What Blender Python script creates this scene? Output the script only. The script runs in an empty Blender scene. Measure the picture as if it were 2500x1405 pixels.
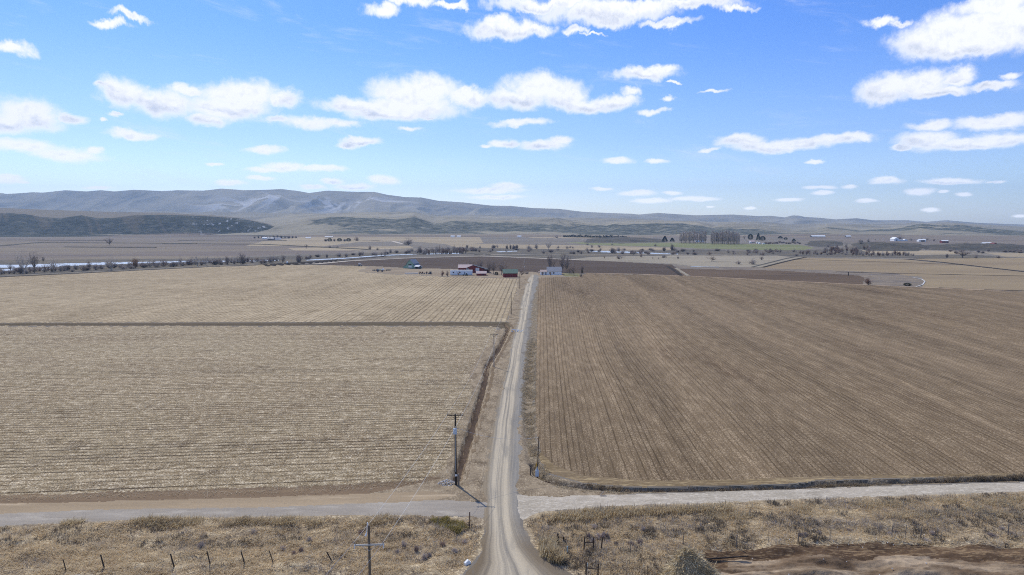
import bpy, math, random
import numpy as np
from mathutils import Vector, Matrix
rnd = random.Random(7)
RS = np.random.RandomState(11)
scene = bpy.context.scene
COL = scene.collection

# ------------------------------------------------------------------ camera
CAMH = 38.0
F = 1667.0
PITCH = math.atan(152.5/F)
cp, sp = math.cos(PITCH), math.sin(PITCH)
cam = bpy.data.cameras.new('camera')
cam.lens = 36*F/2500; cam.sensor_width = 36
cam.clip_start = 0.5; cam.clip_end = 60000
camo = bpy.data.objects.new('camera', cam); COL.objects.link(camo)
camo.location = (0, 0, CAMH); camo.rotation_euler = (math.pi/2-PITCH, 0, 0)
scene.camera = camo
scene.view_settings.view_transform = 'Standard'
scene.view_settings.look = 'None'
scene.view_settings.exposure = 0.12
scene.view_settings.gamma = 1.0
scene.cycles.filter_width = 1.05
scene.cycles.denoising_prefilter = 'ACCURATE'
scene.cycles.use_denoising = False

def ray(px, py):
    a = (np.asarray(px, float)-1250)/F; b = (702.5-np.asarray(py, float))/F
    return a, cp+b*sp, -sp+b*cp
def P(px, py, z=0.0):
    """where the sight line of a photo pixel meets the level z"""
    dx, dy, dz = ray(px, py)
    t = (CAMH-z)/(-dz)
    return dx*t, dy*t
def W2P(X, Y, Z=0.0):
    X = np.asarray(X, float); Y = np.asarray(Y, float); Zr = Z-CAMH
    d = Y*cp-Zr*sp; up = Y*sp+Zr*cp
    return 1250+X/d*F, 702.5-up/d*F

# ------------------------------------------------------------------ numpy noise
def _hash(ix, iy, seed):
    h = (ix.astype(np.int64)*374761393+iy.astype(np.int64)*668265263+seed*982451653) & 0xffffffff
    h = ((h ^ (h >> 13))*1274126177) & 0xffffffff
    return ((h ^ (h >> 16)) & 0xffff)/65535.0
def vnoise(x, y, seed=0):
    ix = np.floor(x); iy = np.floor(y); fx = x-ix; fy = y-iy
    fx = fx*fx*fx*(fx*(fx*6-15)+10); fy = fy*fy*fy*(fy*(fy*6-15)+10)
    a = _hash(ix, iy, seed); b = _hash(ix+1, iy, seed); c = _hash(ix, iy+1, seed); d = _hash(ix+1, iy+1, seed)
    return (a*(1-fx)+b*fx)*(1-fy)+(c*(1-fx)+d*fx)*fy
def fbm(x, y, seed=0, oct=4, ridged=False):
    s = 0; amp = 1; tot = 0
    for k in range(oct):
        n = vnoise(x*2**k+k*17.3, y*2**k-k*9.1, seed+k)
        if ridged: n = 1-abs(2*n-1)
        s = s+n*amp; tot += amp; amp *= .5
    return s/tot
def sstep(a, b, x):
    t = np.clip((x-a)/(b-a), 0, 1); return t*t*(3-2*t)
def inpoly(px, py, poly):
    m = np.zeros(px.shape, bool)
    xs = [p[0] for p in poly]; ys = [p[1] for p in poly]
    bb = (px >= min(xs)) & (px <= max(xs)) & (py >= min(ys)) & (py <= max(ys))
    if not bb.any(): return m
    x = px[bb]; y = py[bb]; r = np.zeros(x.shape, bool)
    n = len(poly)
    for i in range(n):
        x1, y1 = poly[i]; x2, y2 = poly[(i+1) % n]
        if y1 == y2: continue
        c = ((y1 > y) != (y2 > y)) & (x < (x2-x1)*(y-y1)/(y2-y1)+x1)
        r ^= c
    m[bb] = r
    return m
def segdist(X, Y, pts):
    d = np.full(X.shape, 1e9)
    for (x1, y1), (x2, y2) in zip(pts[:-1], pts[1:]):
        vx, vy = x2-x1, y2-y1; L = vx*vx+vy*vy+1e-9
        t = np.clip(((X-x1)*vx+(Y-y1)*vy)/L, 0, 1)
        d = np.minimum(d, np.hypot(X-x1-t*vx, Y-y1-t*vy))
    return d
def WP(poly):
    r = []
    for p in poly:
        x, y = P(p[0], p[1]); r.append((float(x), float(y)))
    return r

# ------------------------------------------------------------------ tagging and objects
def tag(o, label=None, cat=None, group=None, kind=None):
    if label: o['label'] = label
    if cat: o['category'] = cat
    if group: o['group'] = group
    if kind: o['kind'] = kind
    return o
def thing(name, label, cat, loc, rotz=0, group=None, scale=None):
    o = bpy.data.objects.new(name, None); COL.objects.link(o)
    o.location = loc; o.rotation_euler = (0, 0, rotz); o.empty_display_size = .3
    if scale: o.scale = scale
    return tag(o, label, cat, group)
def link(o, parent=None):
    COL.objects.link(o)
    if parent: o.parent = parent
    return o
def copy_tree(o, parent=None):
    c = o.copy(); COL.objects.link(c); c.parent = parent
    for ch in o.children: copy_tree(ch, c)
    return c

class MB:
    """collects simple solids, then becomes one mesh object"""
    def __init__(s): s.v = []; s.f = []; s.sm = False
    def add(s, vs, fs, M=None):
        o = len(s.v)
        for v in vs:
            v = Vector(v)
            if M is not None: v = M @ v
            s.v.append(tuple(v))
        s.f += [tuple(i+o for i in f) for f in fs]
        return s
    def box(s, x0, x1, y0, y1, z0, z1, M=None):
        return s.add([(x0, y0, z0), (x1, y0, z0), (x1, y1, z0), (x0, y1, z0), (x0, y0, z1), (x1, y0, z1), (x1, y1, z1), (x0, y1, z1)],
                     [(0, 3, 2, 1), (4, 5, 6, 7), (0, 1, 5, 4), (1, 2, 6, 5), (2, 3, 7, 6), (3, 0, 4, 7)], M)
    def prism(s, prof, y0, y1, M=None):
        """profile in x,z extruded along y"""
        n = len(prof)
        vs = [(x, y0, z) for x, z in prof]+[(x, y1, z) for x, z in prof]
        fs = [tuple(range(n)), tuple(range(2*n-1, n-1, -1))]
        fs += [(i, i+n, (i+1) % n+n, (i+1) % n) for i in range(n)]
        return s.add(vs, fs, M)
    def tube(s, p, q, r0, r1=None, n=6, cap=True):
        r1 = r0 if r1 is None else r1
        p = Vector(p); q = Vector(q); d = (q-p)
        if d.length < 1e-6: return s
        d.normalize()
        a = d.orthogonal().normalized(); b = d.cross(a)
        vs = []
        for c, r in ((p, r0), (q, r1)):
            for k in range(n):
                t = 2*math.pi*k/n; vs.append(tuple(c+a*math.cos(t)*r+b*math.sin(t)*r))
        fs = [(k, (k+1) % n, n+(k+1) % n, n+k) for k in range(n)]
        if cap: fs += [tuple(range(n-1, -1, -1)), tuple(range(n, 2*n))]
        return s.add(vs, fs)
    def build(s, name, mat, parent=None, smooth=False):
        me = bpy.data.meshes.new(name); me.from_pydata(s.v, [], s.f); me.update()
        if mat: me.materials.append(mat)
        if smooth:
            me.polygons.foreach_set('use_smooth', [True]*len(me.polygons))
        o = bpy.data.objects.new(name, me)
        return link(o, parent)

def np_mesh(name, V, Fq, mat, attrs=None, smooth=False, parent=None, uvmat=None):
    """V (n,3), Fq (m,3|4) arrays -> object"""
    me = bpy.data.meshes.new(name)
    k = Fq.shape[1]; m = Fq.shape[0]
    me.vertices.add(len(V)); me.vertices.foreach_set('co', np.ascontiguousarray(V, np.float32).ravel())
    me.loops.add(m*k); me.loops.foreach_set('vertex_index', np.ascontiguousarray(Fq, np.int32).ravel())
    me.polygons.add(m); me.polygons.foreach_set('loop_start', np.arange(0, m*k, k, dtype=np.int32))
    me.update(calc_edges=True)
    if smooth: me.polygons.foreach_set('use_smooth', np.ones(m, bool))
    for n_, a in (attrs or {}).items():
        at = me.attributes.new(n_, 'FLOAT', 'POINT'); at.data.foreach_set('value', np.ascontiguousarray(a, np.float32))
    me.materials.append(mat)
    o = bpy.data.objects.new(name, me)
    return link(o, parent)

# ------------------------------------------------------------------ material helpers
def lin(h, k=1.0):
    h = h.lstrip('#'); r = []
    for i in (0, 2, 4):
        c = int(h[i:i+2], 16)/255
        r.append((c/12.92 if c <= .04045 else ((c+.055)/1.055)**2.4)*k)
    return (min(r[0], .95), min(r[1], .95), min(r[2], .95), 1)
class NT:
    def __init__(s, nt): s.nt = nt
    def n(s, t, **kw):
        x = s.nt.nodes.new(t)
        for k, v in kw.items(): setattr(x, k, v)
        return x
    def set(s, sock, v):
        if isinstance(v, bpy.types.NodeSocket): s.nt.links.new(v, sock)
        else: sock.default_value = v
    def math(s, op, a, b=None, c=None, clamp=False):
        x = s.n('ShaderNodeMath', operation=op, use_clamp=clamp)
        for i, v in enumerate((a, b, c)):
            if v is not None: s.set(x.inputs[i], v)
        return x.outputs[0]
    def vmath(s, op, a, b=None, c=None):
        x = s.n('ShaderNodeVectorMath', operation=op)
        for i, v in enumerate((a, b, c)):
            if v is not None: s.set(x.inputs[i], v)
        return x.outputs['Value'] if op in ('LENGTH', 'DOT_PRODUCT') else x.outputs['Vector']
    def noise(s, vec, scale, detail=3, rough=.5, dist=0.0, color=False):
        x = s.n('ShaderNodeTexNoise'); s.set(x.inputs['Vector'], vec)
        x.inputs['Scale'].default_value = scale; x.inputs['Detail'].default_value = detail
        x.inputs['Roughness'].default_value = rough; x.inputs['Distortion'].default_value = dist
        return x.outputs['Color'] if color else x.outputs[0]
    def map(s, v, a, b, c=0.0, d=1.0, smooth=True):
        x = s.n('ShaderNodeMapRange'); x.interpolation_type = 'SMOOTHSTEP' if smooth else 'LINEAR'
        s.set(x.inputs[0], v)
        for i, q in enumerate((a, b, c, d)): s.set(x.inputs[i+1], q)
        return x.outputs[0]
    def mix(s, f, a, b, mode='MIX'):
        x = s.n('ShaderNodeMix', data_type='RGBA', blend_type=mode)
        s.set(x.inputs[0], f); s.set(x.inputs[6], a); s.set(x.inputs[7], b)
        return x.outputs[2]
    def attr(s, name):
        return s.n('ShaderNodeAttribute', attribute_name=name).outputs['Fac']
    def comb(s, x, y, z=0.0):
        c = s.n('ShaderNodeCombineXYZ')
        for i, v in enumerate((x, y, z)): s.set(c.inputs[i], v)
        return c.outputs[0]
def new_mat(name, rough=.9, spec=.15):
    m = bpy.data.materials.new(name); m.use_nodes = True
    nt = m.node_tree; b = nt.nodes['Principled BSDF']
    b.inputs['Roughness'].default_value = rough; b.inputs['Specular IOR Level'].default_value = spec
    return m, NT(nt), b

def ground_mat(name, c1, c2, c3=None, c4=None, big=.02, mid=.15, fine=1.6, stretch=1.0, rows=0.0,
               rowcol=None, speck=.35, bump=.25, hue=None, streak=0.0, rough=.95, rowsharp=.55):
    """c1/c2 broad patches, c3 spots, c4 bright specks; rows follow the 'row' attribute of the mesh"""
    m, N, b = new_mat(name, rough, .05)
    pos = N.n('ShaderNodeNewGeometry').outputs['Position']
    ps = N.vmath('MULTIPLY', pos, (1/stretch, 1, 1) if stretch >= 1 else (1, stretch, 1))
    nb = N.noise(ps, big, 4, .6, .4)
    col = N.mix(N.map(nb, .35, .65), lin(c1), lin(c2))
    nm = N.noise(ps, mid, 4, .65)
    if c3: col = N.mix(N.map(nm, .52, .72), col, lin(c3))
    nf = N.noise(pos, fine, 3, .7)
    nf2 = N.noise(ps, fine*.3, 2, .6)
    fac = N.math('ADD', N.math('MULTIPLY', N.math('SUBTRACT', nf, .5), speck*2.2), N.math('MULTIPLY', N.math('SUBTRACT', nf2, .5), speck*1.4))
    mul = N.math('ADD', 1.0, fac)
    h = N.math('MULTIPLY', nf, .12)
    if rows or streak:
        row = N.attr('row'); al = N.attr('along')
        wob = N.math('MULTIPLY', N.math('SUBTRACT', N.noise(pos, .12, 2), .5), .3)
        r = N.math('ADD', row, wob)
        fr = N.math('FRACT', r)
        tri = N.math('MULTIPLY', N.math('ABSOLUTE', N.math('SUBTRACT', fr, .5)), 2.0)
        wn = N.n('ShaderNodeTexWhiteNoise', noise_dimensions='1D'); N.set(wn.inputs['W'], N.math('FLOOR', N.math('ADD', r, .5)))
        pr = N.map(wn.outputs['Value'], 0, 1, .35, 1.0, False)
        brk = N.map(N.noise(N.comb(N.math('MULTIPLY', row, .9), N.math('MULTIPLY', al, .12), 0), 1.0, 4, .7), .3, .6, .55, 1.0)
        fm = N.map(N.math('ADD', tri, N.math('MULTIPLY', N.math('SUBTRACT', nf, .5), .7)), rowsharp, .97)
        fm = N.math('MULTIPLY', N.math('MULTIPLY', fm, pr), N.math('MULTIPLY', brk, rows))
        sn = N.noise(N.comb(N.math('MULTIPLY', row, .10), N.math('MULTIPLY', al, .006), 0), 1.0, 6, .62, .2)
        if streak:
            mul = N.math('ADD', mul, N.math('MULTIPLY', N.math('SUBTRACT', sn, .5), streak*2.6))
        if rows:
            col = N.mix(fm, col, lin(rowcol or c1))
            h = N.math('SUBTRACT', h, N.math('MULTIPLY', fm, .14))
    if c4:
        n4 = N.noise(N.vmath('MULTIPLY', pos, (min(1/stretch, 1.2), (1 if stretch >= 1 else .45), 1)), fine*1.7, 2, .8)
        sp_ = N.map(N.math('ADD', n4, N.math('MULTIPLY', N.math('SUBTRACT', nf2, .5), .35)), .5, .62)
        if rows: sp_ = N.math('MULTIPLY', sp_, N.math('SUBTRACT', 1.0, fm))
        col = N.mix(N.math('MULTIPLY', sp_, .85), col, lin(c4))
    col = N.vmath('SCALE', col); sc = col.node; N.set(sc.inputs['Scale'], mul)
    N.set(b.inputs['Base Color'], col)
    if bump:
        bp = N.n('ShaderNodeBump'); bp.inputs['Strength'].default_value = bump; bp.inputs['Distance'].default_value = 1.0
        N.set(bp.inputs['Height'], h); N.set(b.inputs['Normal'], bp.outputs[0])
    return m
_pm = {}
def paint(name, c, rough=.7, var=.12, scale=1.5, spec=.3, metal=0, stretch=(1, 1, 1)):
    if name in _pm: return _pm[name]
    m, N, b = new_mat(name, rough, spec)
    tc = N.n('ShaderNodeTexCoord').outputs['Object']
    n1 = N.noise(N.vmath('MULTIPLY', tc, stretch), scale, 4, .65)
    f = N.math('ADD', 1.0, N.math('MULTIPLY', N.math('SUBTRACT', n1, .5), var*2.5))
    col = N.vmath('SCALE', lin(c)[:3]); N.set(col.node.inputs['Scale'], f)
    N.set(b.inputs['Base Color'], col); b.inputs['Metallic'].default_value = metal
    _pm[name] = m
    return m
# ------------------------------------------------------------------ relief of the ground
DITCH_L = WP([(1232, 790), (1241, 800), (1236, 815), (1229, 830), (1214, 857), (1191, 891), (1186, 905), (1187, 918), (1177, 955), (1162, 1009), (1147, 1063), (1132, 1112), (1120, 1149), (1113, 1172)])
DITCH_F = WP([(-700, 797), (0, 793.5), (600, 793.5), (1100, 791.5), (1190, 792), (1232, 790+3)])
DITCH_R = WP([(1303, 1130), (1314, 1159), (1335, 1170), (1362, 1180), (1440, 1190), (1516, 1196), (1670, 1195), (1800, 1192), (1950, 1188), (1996, 1181), (2276, 1174), (2500, 1169), (3200, 1153)])
DITCH_W = WP([(1304, 830), (1294, 900), (1290, 960), (1290, 1010), (1295, 1070), (1303, 1130)])
BERM = WP([(640, 650.5), (766, 643.5), (850, 636), (930, 629.5), (1016, 626), (1172, 623), (1190, 624)])
ROAD_L = [(1800, 600), (1600, 800), (1450, 1080), (1405, 1132), (1375, 1160), (1340, 1172), (1300, 1184), (1262, 1186), (1230, 1185), (1184, 1184), (1100, 1194), (1050, 1203), (1000, 1211), (900, 1235), (860, 1243), (830, 1249), (800, 1259), (750, 1268), (700, 1279), (680, 1288), (670, 1290)]
ROAD_R = [(1800, 2000), (1600, 1750), (1450, 1500), (1405, 1402), (1370, 1345), (1335, 1305), (1300, 1281), (1262, 1268), (1230, 1265), (1184, 1264), (1100, 1269), (1050, 1270), (1000, 1270), (900, 1277), (860, 1281), (830, 1286), (800, 1290), (750, 1297), (700, 1305), (680, 1307), (670, 1308)]
def near(X, Y, pts, m):
    xs = [p[0] for p in pts]; ys = [p[1] for p in pts]
    return (X > min(xs)-m) & (X < max(xs)+m) & (Y > min(ys)-m) & (Y < max(ys)+m)
def trench(X, Y, Z, pts, w, depth):
    b = near(X, Y, pts, w*2)
    if b.any():
        d = segdist(X[b], Y[b], pts)
        Z[b] += depth*(1-sstep(w*.25, w, d))
def mound(X, Y, Z, px, py, wx, wy, h, seed):
    x0, y0 = P(px, py)
    r = ((X-x0)/wx)**2+((Y-y0)/wy)**2
    b = r < 1
    if b.any():
        n = fbm(X[b]/25, Y[b]/25, seed, 3)
        Z[b] += h*(1-r[b])**.8*(.65+.6*n)
def ground_z(X, Y):
    X = np.atleast_1d(np.asarray(X, float)); Y = np.atleast_1d(np.asarray(Y, float))
    Z = np.zeros(X.shape)
    trench(X, Y, Z, DITCH_L, 1.1, -.65)
    trench(X, Y, Z, DITCH_F, 1.3, -.5)
    trench(X, Y, Z, DITCH_R, 1.0, -.9)
    trench(X, Y, Z, DITCH_W, 1.6, -.5)
    trench(X, Y, Z, BERM, 7, 1.8)
    px, py = W2P(X, Y)
    # rough verge in the foreground: a shallow borrow pit below the lanes
    g = sstep(0, 3, np.minimum(Y-60, 30))*sstep(12, 40, np.minimum(py-np.where(px < 1215, 1262-.02*px+.0, 1292-.035*px+40), 60))*sstep(4, 45, np.maximum(np.interp(py, [p[0] for p in ROAD_L[::-1]], [p[1] for p in ROAD_L[::-1]])-px, px-np.interp(py, [p[0] for p in ROAD_R[::-1]], [p[1] for p in ROAD_R[::-1]])))
    b = (g > 0) & (Y > 55) & (Y < 95)
    if b.any():
        Z[b] += g[b]*((fbm(X[b]/4, Y[b]/2.5, 3, 4)-.5)*1.1-.25)
    b = (Y > 60) & (Y < 80) & (X > 18) & (py > 1330)
    if b.any(): Z[b] += (fbm(X[b]/9, Y[b]/1.6, 8, 4)-.5)*1.3*sstep(0, 25, py[b]-1335)
    # bars and mounds out in the valley
    mound(X, Y, Z, 2152, 606, 62, 80, 10, 21); mound(X, Y, Z, 2390, 607, 120, 70, 8, 22)
    mound(X, Y, Z, 1525, 588, 110, 160, 8, 23); mound(X, Y, Z, 2010, 595, 50, 80, 6, 24)
    return Z
def gz(x, y): return float(ground_z([x], [y])[0])
def G(px, py):
    """ground point under a photo position"""
    x, y = P(px, py); x = float(x); y = float(y)
    return (x, y, gz(x, y))

# ------------------------------------------------------------------ row direction fields
def rowfield(PXs, PYs, lines, us):
    U = np.zeros((len(PYs), len(PXs)))
    for j, y in enumerate(PYs):
        xs = []
        for L in lines:
            ys = [p[1] for p in L]; xx = [p[0] for p in L]
            if ys[0] > ys[-1]: ys = ys[::-1]; xx = xx[::-1]
            if y < ys[0]: x = xx[0]+(xx[1]-xx[0])/(ys[1]-ys[0])*(y-ys[0])
            elif y > ys[-1]: x = xx[-1]+(xx[-1]-xx[-2])/(ys[-1]-ys[-2])*(y-ys[-1])
            else: x = np.interp(y, ys, xx)
            xs.append(x)
        xs = np.array(xs); 
        for i in range(1, len(xs)): xs[i] = max(xs[i], xs[i-1]+8)
        u = np.array(us, float)
        xs = np.concatenate([[xs[0]-(xs[1]-xs[0])*6], xs, [xs[-1]+(xs[-1]-xs[-2])*6]])
        u = np.concatenate([[u[0]-(u[1]-u[0])*6], u, [u[-1]+(u[-1]-u[-2])*6]])
        U[j] = np.interp(PXs, xs, u)
    k = 41; ker = np.hanning(k+2)[1:-1]; ker /= ker.sum()
    for ax in (0, 1):
        pad = [(0, 0), (0, 0)]; pad[ax] = (k//2, k//2)
        Up = np.pad(U, pad, mode='reflect', reflect_type='odd')
        U = np.apply_along_axis(lambda v: np.convolve(v, ker, mode='valid'), ax, Up)
    return U
R_LINES = [[(1317, 684), (1314, 756), (1310, 876), (1308, 1000), (1307, 1160)],
 [(1338, 686), (1341, 756), (1351, 870), (1354, 933), (1360, 1034), (1365, 1102), (1373, 1160)],
 [(1370, 686), (1384, 756), (1398, 865), (1414, 937), (1436, 1029), (1450, 1095), (1467, 1170)],
 [(1408, 686), (1434, 756), (1460, 866), (1501, 950), (1532, 1029), (1561, 1102), (1583, 1150)],
 [(1438, 690), (1485, 766), (1530, 835), (1566, 884), (1634, 964), (1692, 1034), (1743, 1102), (1784, 1150)],
 [(1482, 682), (1600, 785), (1684, 871), (1808, 986), (1912, 1092), (1968, 1154)],
 [(1530, 685), (1640, 770), (1740, 838), (1800, 877), (1968, 1000), (2102, 1081), (2220, 1160)],
 [(1590, 686), (1780, 790), (1912, 866), (2136, 980), (2360, 1112), (2430, 1157)],
 [(1672, 689), (1900, 794), (2080, 860), (2290, 944), (2500, 1039), (2758, 1150)],
 [(1790, 688), (1900, 718), (2050, 765), (2200, 812), (2400, 875), (2500, 908)],
 [(1900, 690), (2003, 703), (2188, 730), (2332, 761), (2500, 794)],
 [(2180, 706), (2296, 720), (2404, 737), (2500, 756)]]
R_US = [x/15 for x in (1307, 1372, 1462, 1583, 1784, 1965, 2205, 2420, 2758, 3250, 3850, 4400)]
UL_LINES = [[(182, 685), (0, 705)], [(338, 682), (0, 729)], [(494, 682), (234, 724), (0, 757)],
 [(650, 669), (468, 700), (234, 747), (104, 776)], [(800, 667), (650, 710), (390, 783)],
 [(936, 672), (640, 787)], [(1020, 675), (807, 787)], [(1076, 676), (908, 787)], [(1126, 678), (970, 787)],
 [(1182, 679), (1096, 787)], [(1224, 679), (1163, 787)], [(1269, 680), (1233, 787)]]
UL_US = [x/13 for x in (-1600, -900, -300, 60, 380, 640, 807, 908, 990, 1090, 1163, 1233)]

# ------------------------------------------------------------------ materials of the land
M = {}
M['base'] = ground_mat('valley_soil', '#837a6c', '#736c62', '#8b806c', big=.008, mid=.03, fine=.12, stretch=3, speck=.25, bump=.6)
M['plain'] = ground_mat('fallow_plain', '#786d63', '#897d69', '#685f5a', big=.009, mid=.04, fine=.2, stretch=6, speck=.25, bump=.4)
M['brush'] = ground_mat('river_brush', '#716858', '#5e5a52', '#80735f', big=.02, mid=.07, fine=.25, stretch=2, speck=.4, bump=1.0)
M['tan'] = ground_mat('pasture', '#a8987c', '#98896f', '#8c7f6c', big=.008, mid=.03, fine=.2, stretch=5, speck=.14, bump=.3)
M['flat'] = ground_mat('flood_flat', '#9d927d', '#928874', '#807766', big=.02, mid=.06, fine=.5, stretch=3, speck=.18, bump=.3)
M['green'] = ground_mat('winter_wheat', '#747850', '#80805c', '#8a8565', big=.01, mid=.05, fine=.3, stretch=5, speck=.1, bump=.2)
M['dark'] = ground_mat('dark_ploughed_soil', '#54473b', '#5c4f43', '#4b4038', big=.02, mid=.08, fine=.6, stretch=5, speck=.16, bump=.3)
M['dark2'] = ground_mat('brown_ploughed_soil', '#60503f', '#6b5a48', '#51453a', big=.015, mid=.08, fine=.6, stretch=4, speck=.2, bump=.3)
M['hay'] = ground_mat('tan_hay_field', '#988668', '#8c7b62', '#a18f70', big=.012, mid=.05, fine=.4, stretch=8, speck=.16, bump=.25)
M['mound'] = ground_mat('dark_sage_slope', '#5d584e', '#504e47', '#776c5a', big=.04, mid=.08, fine=.25, stretch=1.5, speck=.55, bump=1.5)
M['rough'] = ground_mat('rough_weedy_strip', '#877a68', '#736a60', '#9a8a74', big=.06, mid=.2, fine=.9, stretch=2.5, speck=.4, bump=.8)
M['field_r'] = ground_mat('ploughed_field', '#75634b', '#837057', '#65533e', '#a38f72', big=.012, mid=.04, fine=2.2, stretch=.2, rows=.95, rowcol='#4e402d', speck=.18, bump=.35, streak=.5, rowsharp=.58)
M['head_r'] = ground_mat('ploughed_headland', '#85735a', '#776549', '#6a583f', '#a8946f', big=.1, mid=.35, fine=1.9, stretch=7, speck=.32, bump=.3)
M['field_ul'] = ground_mat('stubble_far', '#9a886a', '#a89677', '#857356', '#c8b695', big=.018, mid=.12, fine=1.1, stretch=2, rows=.9, rowcol='#5c4c39', speck=.32, bump=.35, streak=.22, rowsharp=.5)
M['field_ll'] = ground_mat('stubble_near', '#8b785b', '#998768', '#726048', '#e2d3b4', big=.03, mid=.15, fine=2.4, stretch=1.3, rows=1.1, rowcol='#3f3224', speck=.34, bump=.45, streak=.2, rowsharp=.5)
M['dirt'] = ground_mat('tan_dirt', '#7f6f59', '#95846b', '#655642', '#a6967b', big=.2, mid=.45, fine=2.0, stretch=.6, speck=.42, bump=.5)
M['soilstrip'] = ground_mat('brown_field_edge', '#6f5d48', '#7f6b54', '#8e795e', big=.1, mid=.5, fine=2.4, stretch=8, speck=.25, bump=.3)
M['tanstrip'] = ground_mat('pale_dirt_strip', '#a69275', '#978469', '#b5a183', big=.1, mid=.5, fine=2.4, stretch=8, speck=.16, bump=.2)
M['gravel'] = ground_mat('grey_gravel', '#a29888', '#958b7c', '#aea493', big=.12, mid=.6, fine=3.5, stretch=4, speck=.22, bump=.3)
M['wgravel'] = ground_mat('pale_gravel', '#b3a793', '#a59a86', '#948976', '#c9beaa', big=.12, mid=.6, fine=3.2, stretch=3.5, speck=.22, bump=.3)
M['verge'] = ground_mat('verge_soil', '#a08e70', '#857560', '#b09d7d', '#c8b693', big=.22, mid=.6, fine=2.6, stretch=1.6, speck=.45, bump=.6)
M['mud'] = ground_mat('dark_mud', '#5f4c39', '#503f30', '#6f5a45', '#8b7558', big=.14, mid=.5, fine=2.4, stretch=5, speck=.35, bump=.5)
M['mud2'] = ground_mat('drying_mud', '#a9957a', '#715e49', '#5a4836', None, big=.3, mid=.3, fine=1.4, stretch=2.5, speck=.4, bump=1.2)
M['yard'] = ground_mat('farmyard_dirt', '#9b8b72', '#8e7e68', '#7f715e', big=.06, mid=.2, fine=.8, stretch=3, speck=.22, bump=.2)
M['lawn'] = ground_mat('winter_lawn', '#7a7550', '#868060', '#6e6a4a', big=.1, mid=.3, fine=1, speck=.2, bump=.2)
M['divider'] = ground_mat('field_lane', '#6b5e4c', '#635743', '#5c5540', big=.01, mid=.3, fine=1.5, stretch=6, speck=.3, bump=.4)
M['wetsoil'] = ground_mat('wet_ditch_soil', '#57483a', '#4c3f33', '#665444', big=.2, mid=.8, fine=3, speck=.3, bump=.5)
M['weeds'] = ground_mat('weedy_bank', '#7d6e59', '#6b604c', '#918168', '#ab9b80', big=.25, mid=.9, fine=2.6, stretch=1, speck=.55, bump=.9)

def road_mat():
    m, N, b = new_mat('gravel_drive', .95, .05)
    pos = N.n('ShaderNodeNewGeometry').outputs['Position']
    lat = N.attr('lat'); al = N.attr('along')
    wob = N.math('MULTIPLY', N.math('SUBTRACT', N.noise(N.comb(0.0, al, 0.0), .03, 3), .5), .18)
    l = N.math('ADD', lat, wob)
    st = N.noise(N.comb(N.math('MULTIPLY', l, 16.0), N.math('MULTIPLY', al, .02), 0.0), 1.0, 5, .7)
    def tr(c, w):
        return N.map(N.math('ABSOLUTE', N.math('SUBTRACT', l, c)), w, 0.0)
    t = N.math('MAXIMUM', tr(.27, .13), N.math('MAXIMUM', tr(.60, .14), N.math('MULTIPLY', tr(.42, .07), .5)))
    f = N.map(N.math('ADD', N.math('MULTIPLY', t, .3), N.math('MULTIPLY', st, 1.25)), .42, .98)
    col = N.mix(f, lin('#877f71'), lin('#bcae94'))
    ed = N.math('MULTIPLY', N.map(l, .68, .9), .55)
    col = N.mix(ed, col, lin('#7d7b76'))
    edl = N.math('MULTIPLY', N.map(l, .16, .02), .6)
    col = N.mix(edl, col, lin('#857357'))
    mo = N.map(N.math('ADD', al, N.math('MULTIPLY', N.noise(pos, .3, 3), 6.0)), 92.0, 78.0, 0.0, .75)
    col = N.mix(N.math('MULTIPLY', mo, N.map(N.math('ABSOLUTE', N.math('SUBTRACT', l, .45)), .08, .4)), col, lin('#6e5f4a'))
    pat = N.map(N.noise(N.vmath('MULTIPLY', pos, (1, .12, 1)), .5, 4, .6), .5, .7)
    col = N.mix(N.math('MULTIPLY', pat, .5), col, lin('#77746d'))
    nf = N.noise(pos, 4, 3, .7)
    c = N.vmath('SCALE', col); N.set(c.node.inputs['Scale'], N.math('ADD', .78, N.math('MULTIPLY', nf, .44)))
    N.set(b.inputs['Base Color'], c)
    bp = N.n('ShaderNodeBump'); bp.inputs['Strength'].default_value = .25; N.set(bp.inputs['Height'], N.math('ADD', N.math('MULTIPLY', nf, .1), N.math('MULTIPLY', st, .15)))
    N.set(b.inputs['Normal'], bp.outputs[0])
    return m
M['road'] = road_mat()
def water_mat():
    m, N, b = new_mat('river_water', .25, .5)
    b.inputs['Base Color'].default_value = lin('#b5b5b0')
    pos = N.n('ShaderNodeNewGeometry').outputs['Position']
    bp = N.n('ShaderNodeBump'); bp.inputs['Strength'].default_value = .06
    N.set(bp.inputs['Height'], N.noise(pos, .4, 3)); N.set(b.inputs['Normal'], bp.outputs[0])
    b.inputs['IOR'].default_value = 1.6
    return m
M['water'] = water_mat()

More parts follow.
